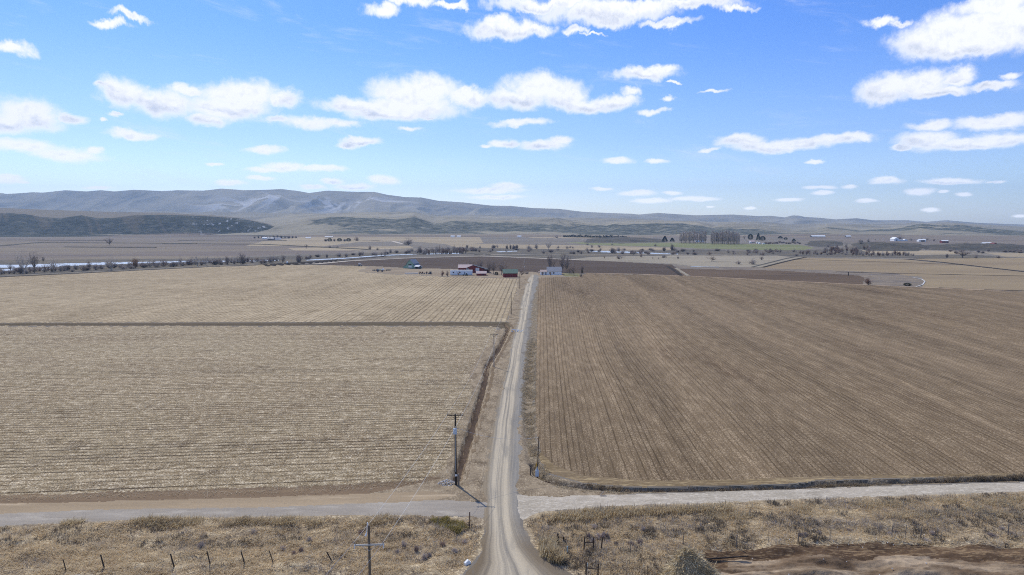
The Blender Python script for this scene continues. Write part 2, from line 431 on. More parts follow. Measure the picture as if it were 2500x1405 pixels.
# ------------------------------------------------------------------ the ground: one fan of quads, split by what covers it
ROAD = [(x, y) for y, x in ROAD_L]+[(x, y) for y, x in ROAD_R[::-1]]
X0, X1 = -900, 3400
CL = [  # later entries lie over earlier ones; polygons in photo positions
 ('ground', 'base', None, 0),
 ('plain_field', 'plain', [[(X0, 581), (0, 581), (300, 581), (640, 581), (700, 586), (620, 600), (900, 600), (860, 616), (700, 622), (480, 632), (0, 640), (X0, 650)]], .5),
 ('plain_field', 'tan', [[(640, 590), (756, 577), (1172, 579), (1180, 594), (1110, 598), (1000, 590), (880, 591), (790, 602), (600, 601)]], .5),
 ('pasture', 'tan', [[(1080, 594), (1250, 597), (1450, 600), (1640, 605), (1640, 610), (1480, 613), (1380, 609), (1250, 607), (1110, 604)]], .5),
 ('pasture', 'tan', [[(700, 606), (860, 603), (1000, 601), (1010, 606), (850, 612), (720, 612)], [(1290, 579.4), (1520, 579.4), (1600, 581), (1500, 583), (1300, 582)], [(2075, 611), (2160, 609), (2330, 614), (2365, 620), (2240, 623), (2090, 617)], [(2400, 617), (2500, 619), (X1, 622), (X1, 630), (2460, 628)]], .5),
 ('plain_field', 'plain', [[(1930, 579.5), (2500, 579.5), (X1, 579.5), (X1, 604), (2500, 600), (2400, 600), (2250, 595), (2060, 593), (1960, 588)]], .5),
 ('flood_flat', 'flat', [[(1396, 634), (1440, 628), (1500, 625), (1660, 624), (1800, 624), (1900, 625), (1940, 629), (1900, 640), (1845, 652), (1700, 651), (1640, 644), (1560, 641), (1480, 638)]], .5),
 ('wheat_field', 'green', [[(1380, 592), (1450, 592), (1650, 593), (1800, 596), (1950, 598), (1990, 606), (1950, 613), (1700, 607), (1640, 603), (1450, 599)]], .3),
 ('mound', 'mound', [[(1425, 593), (1440, 583), (1520, 580), (1600, 583), (1625, 592), (1520, 595)], [(2075, 605), (2090, 597), (2150, 591), (2220, 598), (2260, 606), (2240, 614), (2120, 613)], [(2225, 608), (2290, 598), (2380, 599), (2500, 606), (X1, 610), (X1, 624), (2500, 618), (2380, 613), (2280, 611)], [(1960, 598), (2000, 590), (2050, 592), (2060, 600), (2000, 604)]], .6),
 ('river_brush', 'brush', [[(X0, 640), (0, 636), (300, 633), (480, 632), (700, 626), (860, 620), (1000, 614), (1100, 606), (1250, 607), (1400, 610), (1520, 614), (1640, 612), (1700, 609), (1800, 613), (1990, 610), (2090, 606), (2130, 622), (2240, 624), (2380, 622), (2460, 629), (2500, 630), (X1, 632), (X1, 634), (2500, 634), (2250, 633), (2200, 630), (1950, 628), (1900, 625), (1660, 624), (1440, 628), (1396, 633), (1250, 628), (1180, 624), (1016, 622), (850, 632), (700, 646), (520, 650), (390, 657), (161, 669), (0, 677), (X0, 715)]], .5),
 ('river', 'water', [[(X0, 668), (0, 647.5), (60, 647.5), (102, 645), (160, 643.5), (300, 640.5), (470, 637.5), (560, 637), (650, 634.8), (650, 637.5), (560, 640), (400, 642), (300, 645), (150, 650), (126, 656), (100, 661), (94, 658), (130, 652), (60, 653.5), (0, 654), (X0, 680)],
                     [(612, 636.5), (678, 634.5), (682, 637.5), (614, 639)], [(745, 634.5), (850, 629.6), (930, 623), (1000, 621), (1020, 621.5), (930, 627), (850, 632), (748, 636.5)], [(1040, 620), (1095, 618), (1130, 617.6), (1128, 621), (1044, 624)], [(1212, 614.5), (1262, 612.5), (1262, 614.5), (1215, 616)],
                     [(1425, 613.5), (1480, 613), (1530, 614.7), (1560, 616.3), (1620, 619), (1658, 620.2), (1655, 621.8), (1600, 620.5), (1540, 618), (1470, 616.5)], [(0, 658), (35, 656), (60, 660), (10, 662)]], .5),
 ('ploughed_field', 'dark', [[(766, 646), (850, 638.5), (1016, 630.5), (1175, 627), (1240, 629), (1396, 635.5), (1500, 639), (1640, 646.5), (1650, 653), (1666, 673), (1432, 668), (1300, 668), (1262, 668), (1100, 662), (1000, 655), (945, 652), (905, 650), (850, 648)]], .3),
 ('ploughed_field', 'dark2', [[(1660, 657), (1700, 656), (1900, 660), (2097, 672), (2112, 678), (2105, 696), (1900, 686), (1664, 674)]], .4),
 ('hay_field', 'hay', [[(1941, 629.5), (2210, 634), (2330, 646), (2500, 665), (X1, 700), (X1, 740), (2500, 712), (2253, 706), (2250, 676), (2080, 664), (1884, 657), (1852, 653)], [(2230, 632.5), (2500, 630), (X1, 632), (X1, 690), (2500, 662)]], .3),
 ('weedy_strip', 'rough', [[(1650, 650), (1700, 651), (1852, 653), (1884, 656), (2080, 662), (2180, 667), (2232, 677), (2256, 688), (2240, 701), (2180, 701), (2105, 697), (2112, 679), (2095, 673), (1900, 661), (1690, 657.5), (1655, 656)]], .5),
 ('farm_yard', 'yard', [[(872, 664), (905, 650), (950, 653), (990, 655), (1060, 656), (1115, 658), (1200, 662), (1262, 664), (1300, 664), (1320, 667), (1380, 668), (1380, 676), (1309, 680), (1290, 680), (1269, 681), (1227, 679), (1084, 675), (970, 670), (910, 666)]], .4),
 ('lawn', 'lawn', [[(1374, 667), (1412, 668), (1425, 673), (1410, 677), (1374, 675)]], .3),
 ('stubble_field', 'field_ul', [[(X0, 713), (0, 677), (161, 670), (390, 658.5), (520, 652), (650, 648), (780, 647.5), (850, 649), (900, 651), (872, 664), (910, 667), (970, 671), (1084, 676), (1227, 680), (1269, 682), (1262, 710), (1250, 748), (1234, 786), (1100, 785.5), (600, 787), (0, 788.5), (X0, 790)]], .8),
 ('field_lane', 'divider', [[(X0, 790), (0, 789.5), (600, 788), (1100, 787), (1236, 787), (1250, 790), (1249, 805), (1241, 830), (1224, 862), (1205, 890), (1198, 905), (1182, 890), (1200, 865), (1216, 836), (1226, 808), (1218, 799), (1100, 795.5), (600, 796), (0, 796), (X0, 798)]], .6),
 ('dirt_verge', 'dirt', [[(1236, 785), (1262, 710), (1269, 680), (1292, 680), (1284, 700), (1272, 750), (1262, 800), (1249, 840), (1238, 900), (1215, 1000), (1198, 1100), (1187, 1190), (1190, 1290), (1150, 1282), (1100, 1225), (900, 1228), (846, 1231), (700, 1205), (860, 1170), (1020, 1160), (1058, 1148), (1078, 1100), (1115, 980), (1130, 945), (1128, 900), (1150, 865), (1172, 838), (1188, 812), (1250, 798)]], 1.6),
 ('field_edge', 'soilstrip', [[(X0, 1230), (0, 1197), (874, 1170), (1030, 1160), (1080, 1168), (900, 1205), (650, 1216), (0, 1232), (X0, 1262)]], 1.5),
 ('dirt_track', 'tanstrip', [[(X0, 1262), (0, 1230), (650, 1214), (900, 1205), (1050, 1200), (1120, 1210), (1020, 1226), (846, 1231), (700, 1238), (462, 1242), (0, 1256), (X0, 1290)]], 1.6),
 ('stubble_field', 'field_ll', [[(X0, 798), (0, 797), (600, 797), (1100, 796.5), (1212, 799), (1212, 815), (1198, 838), (1176, 862), (1150, 900), (1152, 950), (1139, 985), (1118, 1050), (1098, 1110), (1078, 1155), (1030, 1170), (874, 1182), (650, 1191), (300, 1202), (0, 1209), (X0, 1247)]], 3.0),
 ('gravel_lane', 'gravel', [[(X0, 1290), (0, 1255), (238, 1245), (462, 1241), (700, 1237.5), (846, 1231), (986, 1226), (1060, 1221), (1186, 1226), (1186, 1266), (1154, 1260), (1112, 1261), (986, 1257), (700, 1260), (448, 1265), (232, 1274), (0, 1283), (X0, 1320)]], 1.6),
 ('verge', 'verge', [[(X0, 1320), (0, 1283), (232, 1274), (448, 1265), (700, 1260), (986, 1257), (1112, 1261), (1150, 1262), (1184, 1285), (1172, 1345), (1150, 1375), (1128, 1404), (700, 1404), (0, 1404), (X0, 1404)]], 2.0),
 ('dirt_verge', 'dirt', [[(1264, 1100), (1300, 1130), (1330, 1170), (1420, 1190), (1500, 1199), (1535, 1207), (1362, 1214), (1275, 1212), (1262, 1200)], [(1264, 1000), (1285, 1040), (1300, 1120), (1300, 1180), (1262, 1180)]], 1.6),
 ('weedy_bank', 'weeds', [[(1308, 690), (1316, 690), (1316, 700), (1310, 800), (1305, 900), (1304, 1000), (1308, 1050), (1314, 1120), (1330, 1158), (1420, 1180), (1530, 1190), (1670, 1190), (1950, 1182), (1996, 1174), (2276, 1167), (2500, 1164), (X1, 1144), (X1, 1160), (2500, 1176), (2276, 1182), (1950, 1193), (1782, 1199), (1670, 1202), (1530, 1206), (1440, 1202), (1350, 1190), (1322, 1172), (1296, 1140), (1288, 1080), (1272, 1010), (1276, 950), (1279, 900), (1292, 830), (1299, 760), (1307, 700)]], 1.6),
 ('ploughed_field', 'field_r', [[(1313, 681), (1320, 678), (1410, 676), (1425, 670), (1432, 668), (1664, 674), (1900, 686), (2100, 696), (2350, 707), (2500, 713), (X1, 745), (X1, 1130), (2500, 1158), (2100, 1164), (1800, 1174), (1560, 1176), (1420, 1164), (1350, 1140), (1322, 1108), (1309, 1050), (1306, 1000), (1307, 900), (1311, 800)]], .8),
 ('field_headland', 'head_r', [[(X1, 1126), (2500, 1155), (2100, 1161), (1800, 1171), (1560, 1173), (1420, 1161), (1350, 1136), (1322, 1105), (1314, 1110), (1330, 1154), (1420, 1178), (1530, 1188), (1670, 1188), (1950, 1180), (1996, 1172), (2276, 1166), (2500, 1162), (X1, 1142)]], 1.6),
 ('gravel_lane', 'wgravel', [[(1262, 1206), (1275, 1211), (1362, 1213), (1530, 1208), (1782, 1201), (1950, 1194), (2500, 1178), (X1, 1156), (X1, 1172), (2500, 1201), (1950, 1219), (1670, 1230), (1474, 1237), (1380, 1244), (1334, 1249), (1300, 1258), (1278, 1270), (1266, 1262)]], 1.6),
 ('verge', 'verge', [[(1278, 1270), (1300, 1258), (1334, 1249), (1474, 1237), (1670, 1230), (1950, 1219), (2500, 1201), (X1, 1172), (X1, 1800), (2000, 1800), (1600, 1500), (1402, 1405), (1345, 1370), (1305, 1335), (1281, 1300)]], 2.0),
 ('mud_flat', 'mud', [[(1718, 1332), (1800, 1338), (2052, 1324), (2276, 1324), (2500, 1330), (X1, 1340), (X1, 1420), (2500, 1385), (2200, 1362), (2000, 1370), (1900, 1380), (1780, 1400), (1740, 1390)]], 3),
 ('mud_flat', 'mud2', [[(1780, 1352), (1900, 1358), (2050, 1364), (2200, 1352), (2380, 1362), (2500, 1375), (X1, 1395), (X1, 1600), (1760, 1600), (1745, 1400)]], 5),
 ('road', 'gravel', [[(X0, 1403), (0, 1403), (700, 1403.5), (1128, 1403), (1200, 1440), (1400, 1440), (2000, 1800), (X0, 1800)]], 1),
 ('gravel_road', 'road', [ROAD], 3.0),
]
pys = np.concatenate([np.arange(579.5, 640, .5), np.arange(640, 800, 1.0), np.arange(800, 1420, 2.0), np.arange(1420, 1801, 10.0)])
pxs = np.concatenate([np.arange(-900, -60, 20.0), np.arange(-60, 2560, 2.5), np.arange(2560, 3401, 20.0)])
PXg, PYg = np.meshgrid(pxs, pys)
Xg, Yg = P(PXg, PYg)
Zg = ground_z(Xg.ravel(), Yg.ravel()).reshape(Xg.shape)
nr, nc = Xg.shape
fx = .25*(PXg[:-1, :-1]+PXg[1:, :-1]+PXg[:-1, 1:]+PXg[1:, 1:]); fy = .5*(PYg[:-1, :-1]+PYg[1:, :-1])
FX = Xg[:-1, :-1]; FY = Yg[:-1, :-1]
jn1 = fbm(FX/2.2, FY/2.2, 31, 4)-.5; jn2 = fbm(FX/1.7, FY/2.6, 41, 4)-.5
far_ = np.clip(600/np.maximum(FY, 1), .0, 1)
jf1 = fbm(FX/14, FY/30, 51, 4)-.5
cls = np.zeros(fx.shape, int)
for k, (nm, mt, polys, jit) in enumerate(CL):
    if polys is None: continue
    jx = np.where(FY < 330, jn1, jf1)*jit*9; jy = np.where(FY < 330, jn2, jf1)*jit*np.where(FY < 330, 2.6, 1.6)
    for pl in polys:
        cls[inpoly(fx+jx, fy+jy, pl)] = k
rowR = rowfield(pxs, pys, R_LINES, R_US); rowUL = rowfield(pxs, pys, UL_LINES, UL_US)
ybot = 1208-.0385*PXg; yt = 796.0
eq = yt+(PYg-yt)/(ybot-yt)*(1185-yt); _, Yeq = P(PXg*0+600, eq)
rowLL = Yeq/1.5
lxs = np.interp(PYg, [p[0] for p in ROAD_L[::-1]], [p[1] for p in ROAD_L[::-1]]); rxs = np.interp(PYg, [p[0] for p in ROAD_R[::-1]], [p[1] for p in ROAD_R[::-1]])
latg = (PXg-lxs)/(rxs-lxs)
idx = np.arange(nr*nc).reshape(nr, nc)
quads = np.stack([idx[1:, :-1], idx[1:, 1:], idx[:-1, 1:], idx[:-1, :-1]], -1)
Vall = np.stack([Xg, Yg, Zg], -1).reshape(-1, 3)
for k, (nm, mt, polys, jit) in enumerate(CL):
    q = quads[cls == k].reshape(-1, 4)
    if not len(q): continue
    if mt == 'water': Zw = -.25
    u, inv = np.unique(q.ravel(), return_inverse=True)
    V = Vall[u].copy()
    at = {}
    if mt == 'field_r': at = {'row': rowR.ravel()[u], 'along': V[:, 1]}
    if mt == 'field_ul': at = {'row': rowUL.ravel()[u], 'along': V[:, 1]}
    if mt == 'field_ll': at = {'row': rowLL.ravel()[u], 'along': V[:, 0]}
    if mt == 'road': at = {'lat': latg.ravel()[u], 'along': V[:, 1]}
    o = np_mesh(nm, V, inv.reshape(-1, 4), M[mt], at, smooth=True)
    o['kind'] = 'structure'
# the land beyond and behind, well under the surveyed part
mb = MB(); mb.add([(-30000, -4000, -3), (30000, -4000, -3), (30000, 26000, -3), (-30000, 26000, -3)], [(0, 1, 2, 3)])
tag(mb.build('ground_beyond', M['base']), kind='structure')

def ribbon(name, pts, w0, w1, mat, off=.06, kind='structure', jit=0, n=6, bow=0.0):
    """a strip following photo positions, widths in metres at both ends"""
    W = []
    for (a, b), (c, d) in zip(pts[:-1], pts[1:]):
        for t in range(n): W.append((a+(c-a)*t/n, b+(d-b)*t/n))
    W.append(pts[-1]); Q = [G(*p) for p in W]; V = []; Fc = []
    for i, p in enumerate(Q):
        a = Q[max(i-1, 0)]; b = Q[min(i+1, len(Q)-1)]
        dx, dy = b[0]-a[0], b[1]-a[1]; L = math.hypot(dx, dy) or 1; nx, ny = -dy/L, dx/L
        w = (w0+(w1-w0)*i/(len(Q)-1))*.5*(1+jit*(rnd.random()-.5))
        for s in (-1, -.5, 0, .5, 1):
            x, y = p[0]+nx*w*s, p[1]+ny*w*s
            V.append((x, y, gz(x, y)+off+bow*(1-s*s)))
        if i:
            o = (i-1)*5
            for k in range(4): Fc.append((o+k, o+k+1, o+k+6, o+k+5))
    o = np_mesh(name, np.array(V), np.array(Fc), mat, smooth=True)
    if kind: o['kind'] = kind
    return o
M['palepath'] = ground_mat('pale_path', '#b9ad9a', '#c4b9a8', big=.05, mid=.2, fine=.8, speck=.15, bump=.1)
M['tanpath'] = ground_mat('tan_path', '#bda487', '#b19a7e', big=.05, mid=.2, fine=.8, speck=.15, bump=.1)
M['concrete'] = ground_mat('pale_concrete', '#c9c6c0', '#bbb8b2', big=.05, mid=.2, fine=.8, speck=.1, bump=.05)
M['bank'] = ground_mat('dark_bank', '#37322e', '#423b34', '#2e2a27', big=.05, mid=.2, fine=.8, stretch=4, speck=.3, bump=.5)
M['earthbank'] = ground_mat('earth_bank', '#71604a', '#7f6d55', '#63533f', big=.2, mid=.8, fine=2.5, speck=.4, bump=.5)
ribbon('bank', [(1236, 790), (1245, 800), (1240, 815), (1233, 830), (1218, 857), (1196, 891), (1191, 918), (1181, 955), (1166, 1009), (1151, 1063), (1136, 1112), (1124, 1149), (1117, 1172)], 3.6, 2.4, M['earthbank'], .012, jit=.5, n=10)
ribbon('ditch', [(1232, 790), (1241, 800), (1236, 815), (1229, 830), (1214, 857), (1191, 891), (1186, 905), (1187, 918), (1177, 955), (1162, 1009), (1147, 1063), (1132, 1112), (1120, 1149), (1113, 1172)], 1.25, 1.0, M['wetsoil'], .09, jit=.7, n=10)
ribbon('canal_road', [(640, 650.5), (766, 643.3), (850, 635.5), (930, 629), (1016, 625.2), (1172, 622.3)], 16, 11, M['bank'], .15, jit=.1)
ribbon('path', [(766, 646), (850, 638.3), (1016, 630.2), (1175, 626.3), (1240, 628.3), (1396, 634.7), (1432, 636.5)], 6, 8, M['palepath'], .2, jit=.5)
ribbon('path', [(1172, 622.3), (1240, 622.8), (1330, 623.5), (1480, 623.5), (1660, 622.7), (1900, 624.2)], 7, 5, M['palepath'], .2, jit=.7)
ribbon('path', [(1425, 667.5), (1540, 669.5), (1664, 674), (1780, 679.5), (1900, 685.7), (2100, 695.8), (2240, 702), (2350, 707), (2500, 712.5), (3000, 732)], 3.2, 2.2, M['tanpath'], .1, jit=.4)
ribbon('field_lane', [(-500, 697), (0, 677), (161, 669.5), (390, 658), (520, 651.5), (640, 647.6), (780, 646.8), (880, 649)], 4.5, 5, M['bank'], .1, jit=.3)
ribbon('path', [(-500, 694.5), (0, 675), (161, 667.7), (390, 656.4), (520, 650), (620, 646.4)], 1.6, 2.2, M['palepath'], .16, jit=.4)
ribbon('farm_lane', [(1848, 653.5), (1886, 644), (1930, 633), (1958, 628)], 9, 14, M['flat'], .12)
ribbon('ditch', [(1862, 653.5), (1898, 644), (1940, 634), (1966, 629)], 3, 4, M['bank'], .2)
ribbon('ditch', [(1836, 653), (1872, 644), (1915, 633), (1946, 627)], 3, 4, M['mound'], .2)
ribbon('ditch', [(2214, 633.4), (2300, 641), (2400, 652.5), (2500, 664), (2800, 690)], 8, 3.5, M['bank'], .1, jit=.3)
ribbon('ditch', [(1910, 633.5), (2060, 637), (2200, 641.5), (2350, 647)], 4, 3, M['bank'], .1, jit=.5)
ribbon('ditch', [(2040, 664), (2150, 667.5), (2300, 670.5), (2500, 674.5), (2800, 681)], 4, 3, M['bank'], .1, jit=.8)
ribbon('ditch', [(2292, 703.2), (2330, 705), (2350, 706.2)], 1.5, 1.5, M['bank'], .12, jit=.8)
ribbon('ditch', [(2403, 708), (2440, 709.5), (2470, 710), (2560, 713)], 2.6, 3.2, M['bank'], .14, jit=.8)
ribbon('ditch', [(1630, 651), (1645, 660), (1664, 674)], 3, 3, M['bank'], .12)
ribbon('path', [(1650, 655), (1664, 664), (1680, 674)], 3, 3, M['flat'], .12)
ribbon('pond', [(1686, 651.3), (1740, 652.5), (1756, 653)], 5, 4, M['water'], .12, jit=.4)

# hedges and draws on the far plains
for pts, w in (([(-300, 606), (0, 601), (100, 592.5), (250, 594), (360, 594.5), (480, 595.5)], 16), ([(440, 588.5), (560, 589.5), (700, 588.5)], 14), ([(400, 596), (640, 597.5), (900, 610)], 10), ([(0, 587), (260, 588)], 8), ([(160, 604), (380, 606)], 14)):
    ribbon('hedge_line', pts, w, w*.7, M['mound'], .2, jit=1.2, bow=1.0)
for pts, w in (([(0, 582.2), (260, 581.2)], 12), ([(1930, 586), (2100, 587.5), (2180, 588), (2400, 592), (2800, 600)], 10), ([(1000, 591), (870, 586), (820, 588)], 8), ([(880, 586), (960, 590), (985, 597)], 8), ([(440, 590.5), (640, 592)], 9), ([(1380, 594), (1640, 593)], 6)):
    ribbon('path', pts, w, w, M['palepath'], .25, jit=.6)
# ------------------------------------------------------------------ hills
def prof(pts): 
    xs = [p[0] for p in pts]; ys = [p[1] for p in pts]
    return lambda x: np.interp(x, xs, ys)
SKY = prof([(-900, 482), (-400, 470), (0, 470), (20, 473), (45, 472), (85, 469), (110, 470), (165, 464), (215, 467), (250, 464), (285, 467), (330, 463), (400, 466), (440, 464), (500, 465), (545, 460), (600, 464), (650, 463), (690, 461), (730, 466), (757, 471), (800, 465), (870, 468), (915, 468), (945, 475), (990, 481), (1030, 482), (1070, 490), (1130, 494), (1200, 502), (1250, 503), (1300, 508), (1365, 510), (1420, 517), (1480, 520), (1540, 522), (1560, 524), (1605, 520), (1650, 523), (1700, 526), (1790, 524), (1850, 528), (1880, 527), (1915, 531), (1932, 526.5), (1948, 526.5), (1965, 530), (2000, 532), (2040, 536), (2090, 533), (2130, 538), (2215, 538), (2260, 542), (2310, 538), (2380, 544), (2500, 549), (3400, 549)])
F1 = prof([(-900, 512), (0, 514), (500, 516), (700, 516), (1000, 520), (1300, 530), (1600, 538), (1900, 543), (2200, 549), (2500, 554), (3400, 556)])
F2 = prof([(-900, 572), (520, 571), (600, 563), (700, 546), (800, 533), (880, 534), (960, 536), (1010, 530), (1060, 548), (1110, 540), (1180, 545), (1260, 542), (1300, 543), (1360, 540), (1420, 548), (1480, 553), (1500, 548), (1620, 547), (1700, 548), (1740, 556), (1790, 551), (1850, 553), (1930, 566), (1990, 565), (2020, 557), (2100, 565), (2180, 562), (2250, 551), (2350, 553), (2500, 566), (3400, 560)])
F3 = prof([(-900, 577), (600, 577), (760, 575), (1290, 573), (1530, 577), (1620, 578), (1850, 575), (1960, 572), (2500, 577), (3400, 577)])
BT = prof([(-900, 490), (0, 508), (100, 512), (250, 517), (400, 520), (520, 526), (590, 532), (650, 545), (710, 566), (745, 579), (770, 600), (3400, 600)])
BR = prof([(-900, 515), (0, 521), (60, 521), (100, 530), (150, 534), (170, 530), (200, 526), (240, 534), (280, 532), (330, 526), (400, 525), (500, 528), (590, 534), (650, 547), (710, 567), (745, 579), (770, 600), (3400, 600)])
BB = prof([(-900, 579), (0, 580), (200, 579), (300, 575), (450, 569.5), (520, 571), (600, 575), (700, 580), (3400, 590)])
def zat(py, Y):
    _, dy, dz = ray(0, py); return CAMH+dz/dy*Y
hx = np.concatenate([np.arange(-900, -60, 15.0), np.arange(-60, 2560, 2.6), np.arange(2560, 3401, 15.0)])
hY = np.concatenate([np.linspace(2150, 2950, 120, endpoint=False), np.linspace(2950, 4200, 90, endpoint=False), np.linspace(4200, 9700, 260), np.linspace(9900, 12500, 8)])
HX, HY = np.meshgrid(hx, hY)
XX = (HX-1250)/F*cp*HY
wob = (fbm(XX/900, HY/900, 5, 3)-.5)
def chain(ctrl, warp=0.0):
    Ys = [c[0] for c in ctrl]; Zs = [np.broadcast_to(c[1], hx.shape) for c in ctrl]
    out = np.zeros(HX.shape); Yw = HY+warp
    for i in range(len(Ys)-1):
        m = (Yw >= Ys[i]) & (Yw <= Ys[i+1]) if i < len(Ys)-2 else (Yw >= Ys[i])
        t = np.clip((Yw-Ys[i])/(Ys[i+1]-Ys[i]), 0, 1); s = .35*t+.65*t*t*(3-2*t)
        z = Zs[i][None, :]*(1-s)+Zs[i+1][None, :]*s
        out = np.where(m, z, out)
    return np.where(Yw < Ys[0], np.broadcast_to(Zs[0], hx.shape)[None, :], out)
zf3 = np.maximum(zat(F3(hx), 2420), 0)
zsky = zat(SKY(hx), 9000)
zh = chain([(2150, 0*hx), (2420, zf3), (3050, zat(F2(hx), 3050)), (3500, zat(F2(hx)-1.5, 3500)), (6300, zat(F1(hx), 6300)), (9000, zsky), (12500, zsky*.5)])
fo = sstep(2450, 2800, HY)*(1-sstep(3600, 4600, HY))
dip = fo*((fbm(XX/170, HY/260, 61, 5, True)-.66)*26+(fbm(XX/600, HY/500, 66, 3)-.5)*14)
mid = sstep(3300, 4400, HY)*(1-sstep(6200, 7200, HY))
roll = mid*((fbm(XX/700, HY/900, 71, 4)-.5)*60+(fbm(XX/260, HY/400, 76, 4, True)-.6)*22)
ran = sstep(5600, 6800, HY)*(1-sstep(8000, 8950, HY))
hgt = np.clip(zsky/480, .1, 1)[None, :]
wx = XX+(fbm(XX/1500, HY/1500, 81, 2)-.5)*1100
def rdg(u, v, seed):
    r = 0; a = 1; t = 0
    for k in range(4):
        n = 1-abs(2*vnoise(u*2**k+k*13.7, v*2**k*.8+k*5.1, seed+k)-1); r = r+n*a; t += a; a *= .42
    return r/t
rmask = np.sin(np.pi*np.clip((HY-5700)/(9050-5700), 0, 1))**.8
spur = -hgt*rmask*np.clip(1.12-rdg(wx/760+HY/4200, HY/3600, 85), 0, 1)**1.15*420
zlim = CAMH+(zsky-CAMH)[None, :]*HY/9000-(9000-HY)*.0035
zh = zh+dip*np.clip(zat(F2(hx), 3050)/40, .2, 1)[None, :]+roll+spur
zh = np.where((HY > 4000) & (HY < 9000), np.minimum(zh, zlim), zh)
zb = chain([(2150, 0*hx), (2480, zat(np.minimum(BB(hx), 568.5), 2480)*(1-sstep(610, 725, hx))), (2900, zat(BR(hx), 2900)), (3900, zat(BT(hx), 3900)), (4300, zat(BT(hx), 4300)-60), (12500, -100+0*hx)])
bl = sstep(2300, 2520, HY)*(1-sstep(2680, 2900, HY))
bmask = np.clip((zat(BR(hx), 2900))/40, 0, 1)[None, :]
zb = zb-bl*bmask*np.clip(1.08-rdg((XX+HY*.55)/190, HY/520, 91), 0, 1)*80
zlb = CAMH+(zat(BT(hx), 3900)-CAMH)[None, :]*HY/3900-(3900-HY)*.004
zb = np.where((HY > 2450) & (HY < 3900), np.minimum(zb, zlb), zb)
isb = zb > zh
Z = np.maximum(zh, zb)
_, pyv = W2P(XX, HY, Z)
shrub = np.where(isb, sstep(3, -1, pyv-BB(HX)+(fbm(XX/60, HY/60, 95, 4)-.5)*5)*(1-sstep(2880, 2960, HY+(fbm(XX/60, HY/60, 97, 4)-.5)*160)),
                 sstep(2440, 2520, HY+(fbm(XX/80, HY/80, 99, 4)-.5)*160)*(1-sstep(3100, 3900, HY+(fbm(XX/300, HY/300, 98, 4)-.5)*1500)))
pxh = HX
shrub = shrub*np.where(isb, 1, sstep(690, 800, HX))*np.where(isb, 1, .35+.5*sstep(.35, .65, fbm(XX/420, HY/300, 96, 4)))
snow = ran*sstep(430, 560, pxh)*(1-sstep(950, 1040, pxh))*sstep(.45, .8, (HY-6300)/2700)*sstep(.60, .68, fbm(wx/150+HY/700, HY/300, 121, 3, True))
bsnow = np.where(isb, sstep(440, 520, pxh)*(1-sstep(640, 700, pxh))*sstep(2560, 2650, HY)*(1-sstep(2880, 3000, HY)), 0)
flatw = np.where(isb, sstep(-2, 1, pyv-BB(HX)), 1-sstep(2380, 2500, HY))
bare = np.where(isb & (HX < 480), sstep(.60, .68, fbm((XX+HY*.8)/45, HY/260, 131, 3))*sstep(2400, 2500, HY), 0)  # mask of pale diagonal streaks, fold shading painted onto the bluff
def hill_mat():
    m, N, b = new_mat('hillside', .95, .03)
    pos = N.n('ShaderNodeNewGeometry').outputs['Position']
    nb = N.noise(pos, .0011, 5, .6)
    grass = N.mix(N.map(nb, .35, .65), lin('#a0967e'), lin('#8d8572'))
    gs = N.noise(N.vmath('MULTIPLY', pos, (.5, 1, 1)), .004, 4, .65)
    grass = N.mix(N.math('MULTIPLY', N.map(gs, .5, .7), .7), grass, lin('#746d5e'))
    ns = N.noise(N.vmath('MULTIPLY', pos, (.7, 1, 1)), .035, 4, .75)
    sage = N.mix(N.map(ns, .42, .60), lin('#50534a'), lin('#7b7869'))
    sage = N.mix(N.map(ns, .60, .68), sage, lin('#a0967e'))
    sh = N.attr('shrub')
    grass = N.mix(N.math('MULTIPLY', N.attr('near'), .85), grass, lin('#776d5c'))
    sage = N.mix(N.math('MULTIPLY', N.attr('near'), .6), sage, lin('#2a2e27'))
    n3 = N.noise(pos, .012, 4, .7)
    f = N.map(N.math('ADD', sh, N.math('MULTIPLY', N.math('SUBTRACT', n3, .5), .9)), .42, .62)
    col = N.mix(f, grass, sage)
    # scattered brush up on the aprons
    sb = N.math('MULTIPLY', N.map(N.noise(pos, .0022, 3, .6), .55, .68), N.map(ns, .45, .6, .0, .6))
    col = N.mix(sb, col, lin('#4b4d42'))
    pl = N.noise(N.vmath('MULTIPLY', pos, (.12, 1, 1)), .012, 3, .6)
    col = N.mix(N.attr('flat'), col, N.mix(N.map(pl, .4, .6), lin('#8d7f6b'), lin('#776c60')))
    col = N.mix(N.math('MULTIPLY', N.attr('bare'), .22), col, lin('#8d7a62'))  # fold shading of the bluff put into its colour as pale streaks
    col = N.mix(N.math('MULTIPLY', N.attr('snow'), .5), col, lin('#e8e8ea'))
    ss = N.map(N.noise(N.vmath('MULTIPLY', pos, (1, .5, 1)), .06, 3, .6), .60, .66)
    col = N.mix(N.math('MULTIPLY', N.math('MULTIPLY', N.attr('bsnow'), .45), ss), col, lin('#e8e8ea'))
    N.set(b.inputs['Base Color'], col)
    bp = N.n('ShaderNodeBump'); bp.inputs['Strength'].default_value = 1.0; bp.inputs['Distance'].default_value = 1.0
    h = N.math('ADD', N.math('MULTIPLY', ns, N.math('MULTIPLY', f, 7.0)), N.math('MULTIPLY', N.noise(pos, .008, 4, .55), 14.0))
    N.set(bp.inputs['Height'], h); N.set(b.inputs['Normal'], bp.outputs[0])
    return m
HM = hill_mat()
hn, hm_ = HX.shape
hid = np.arange(hn*hm_).reshape(hn, hm_)
hq = np.stack([hid[:-1, :-1], hid[:-1, 1:], hid[1:, 1:], hid[1:, :-1]], -1)
HV = np.stack([XX, HY, Z], -1).reshape(-1, 3)
fb = isb[:-1, :-1]
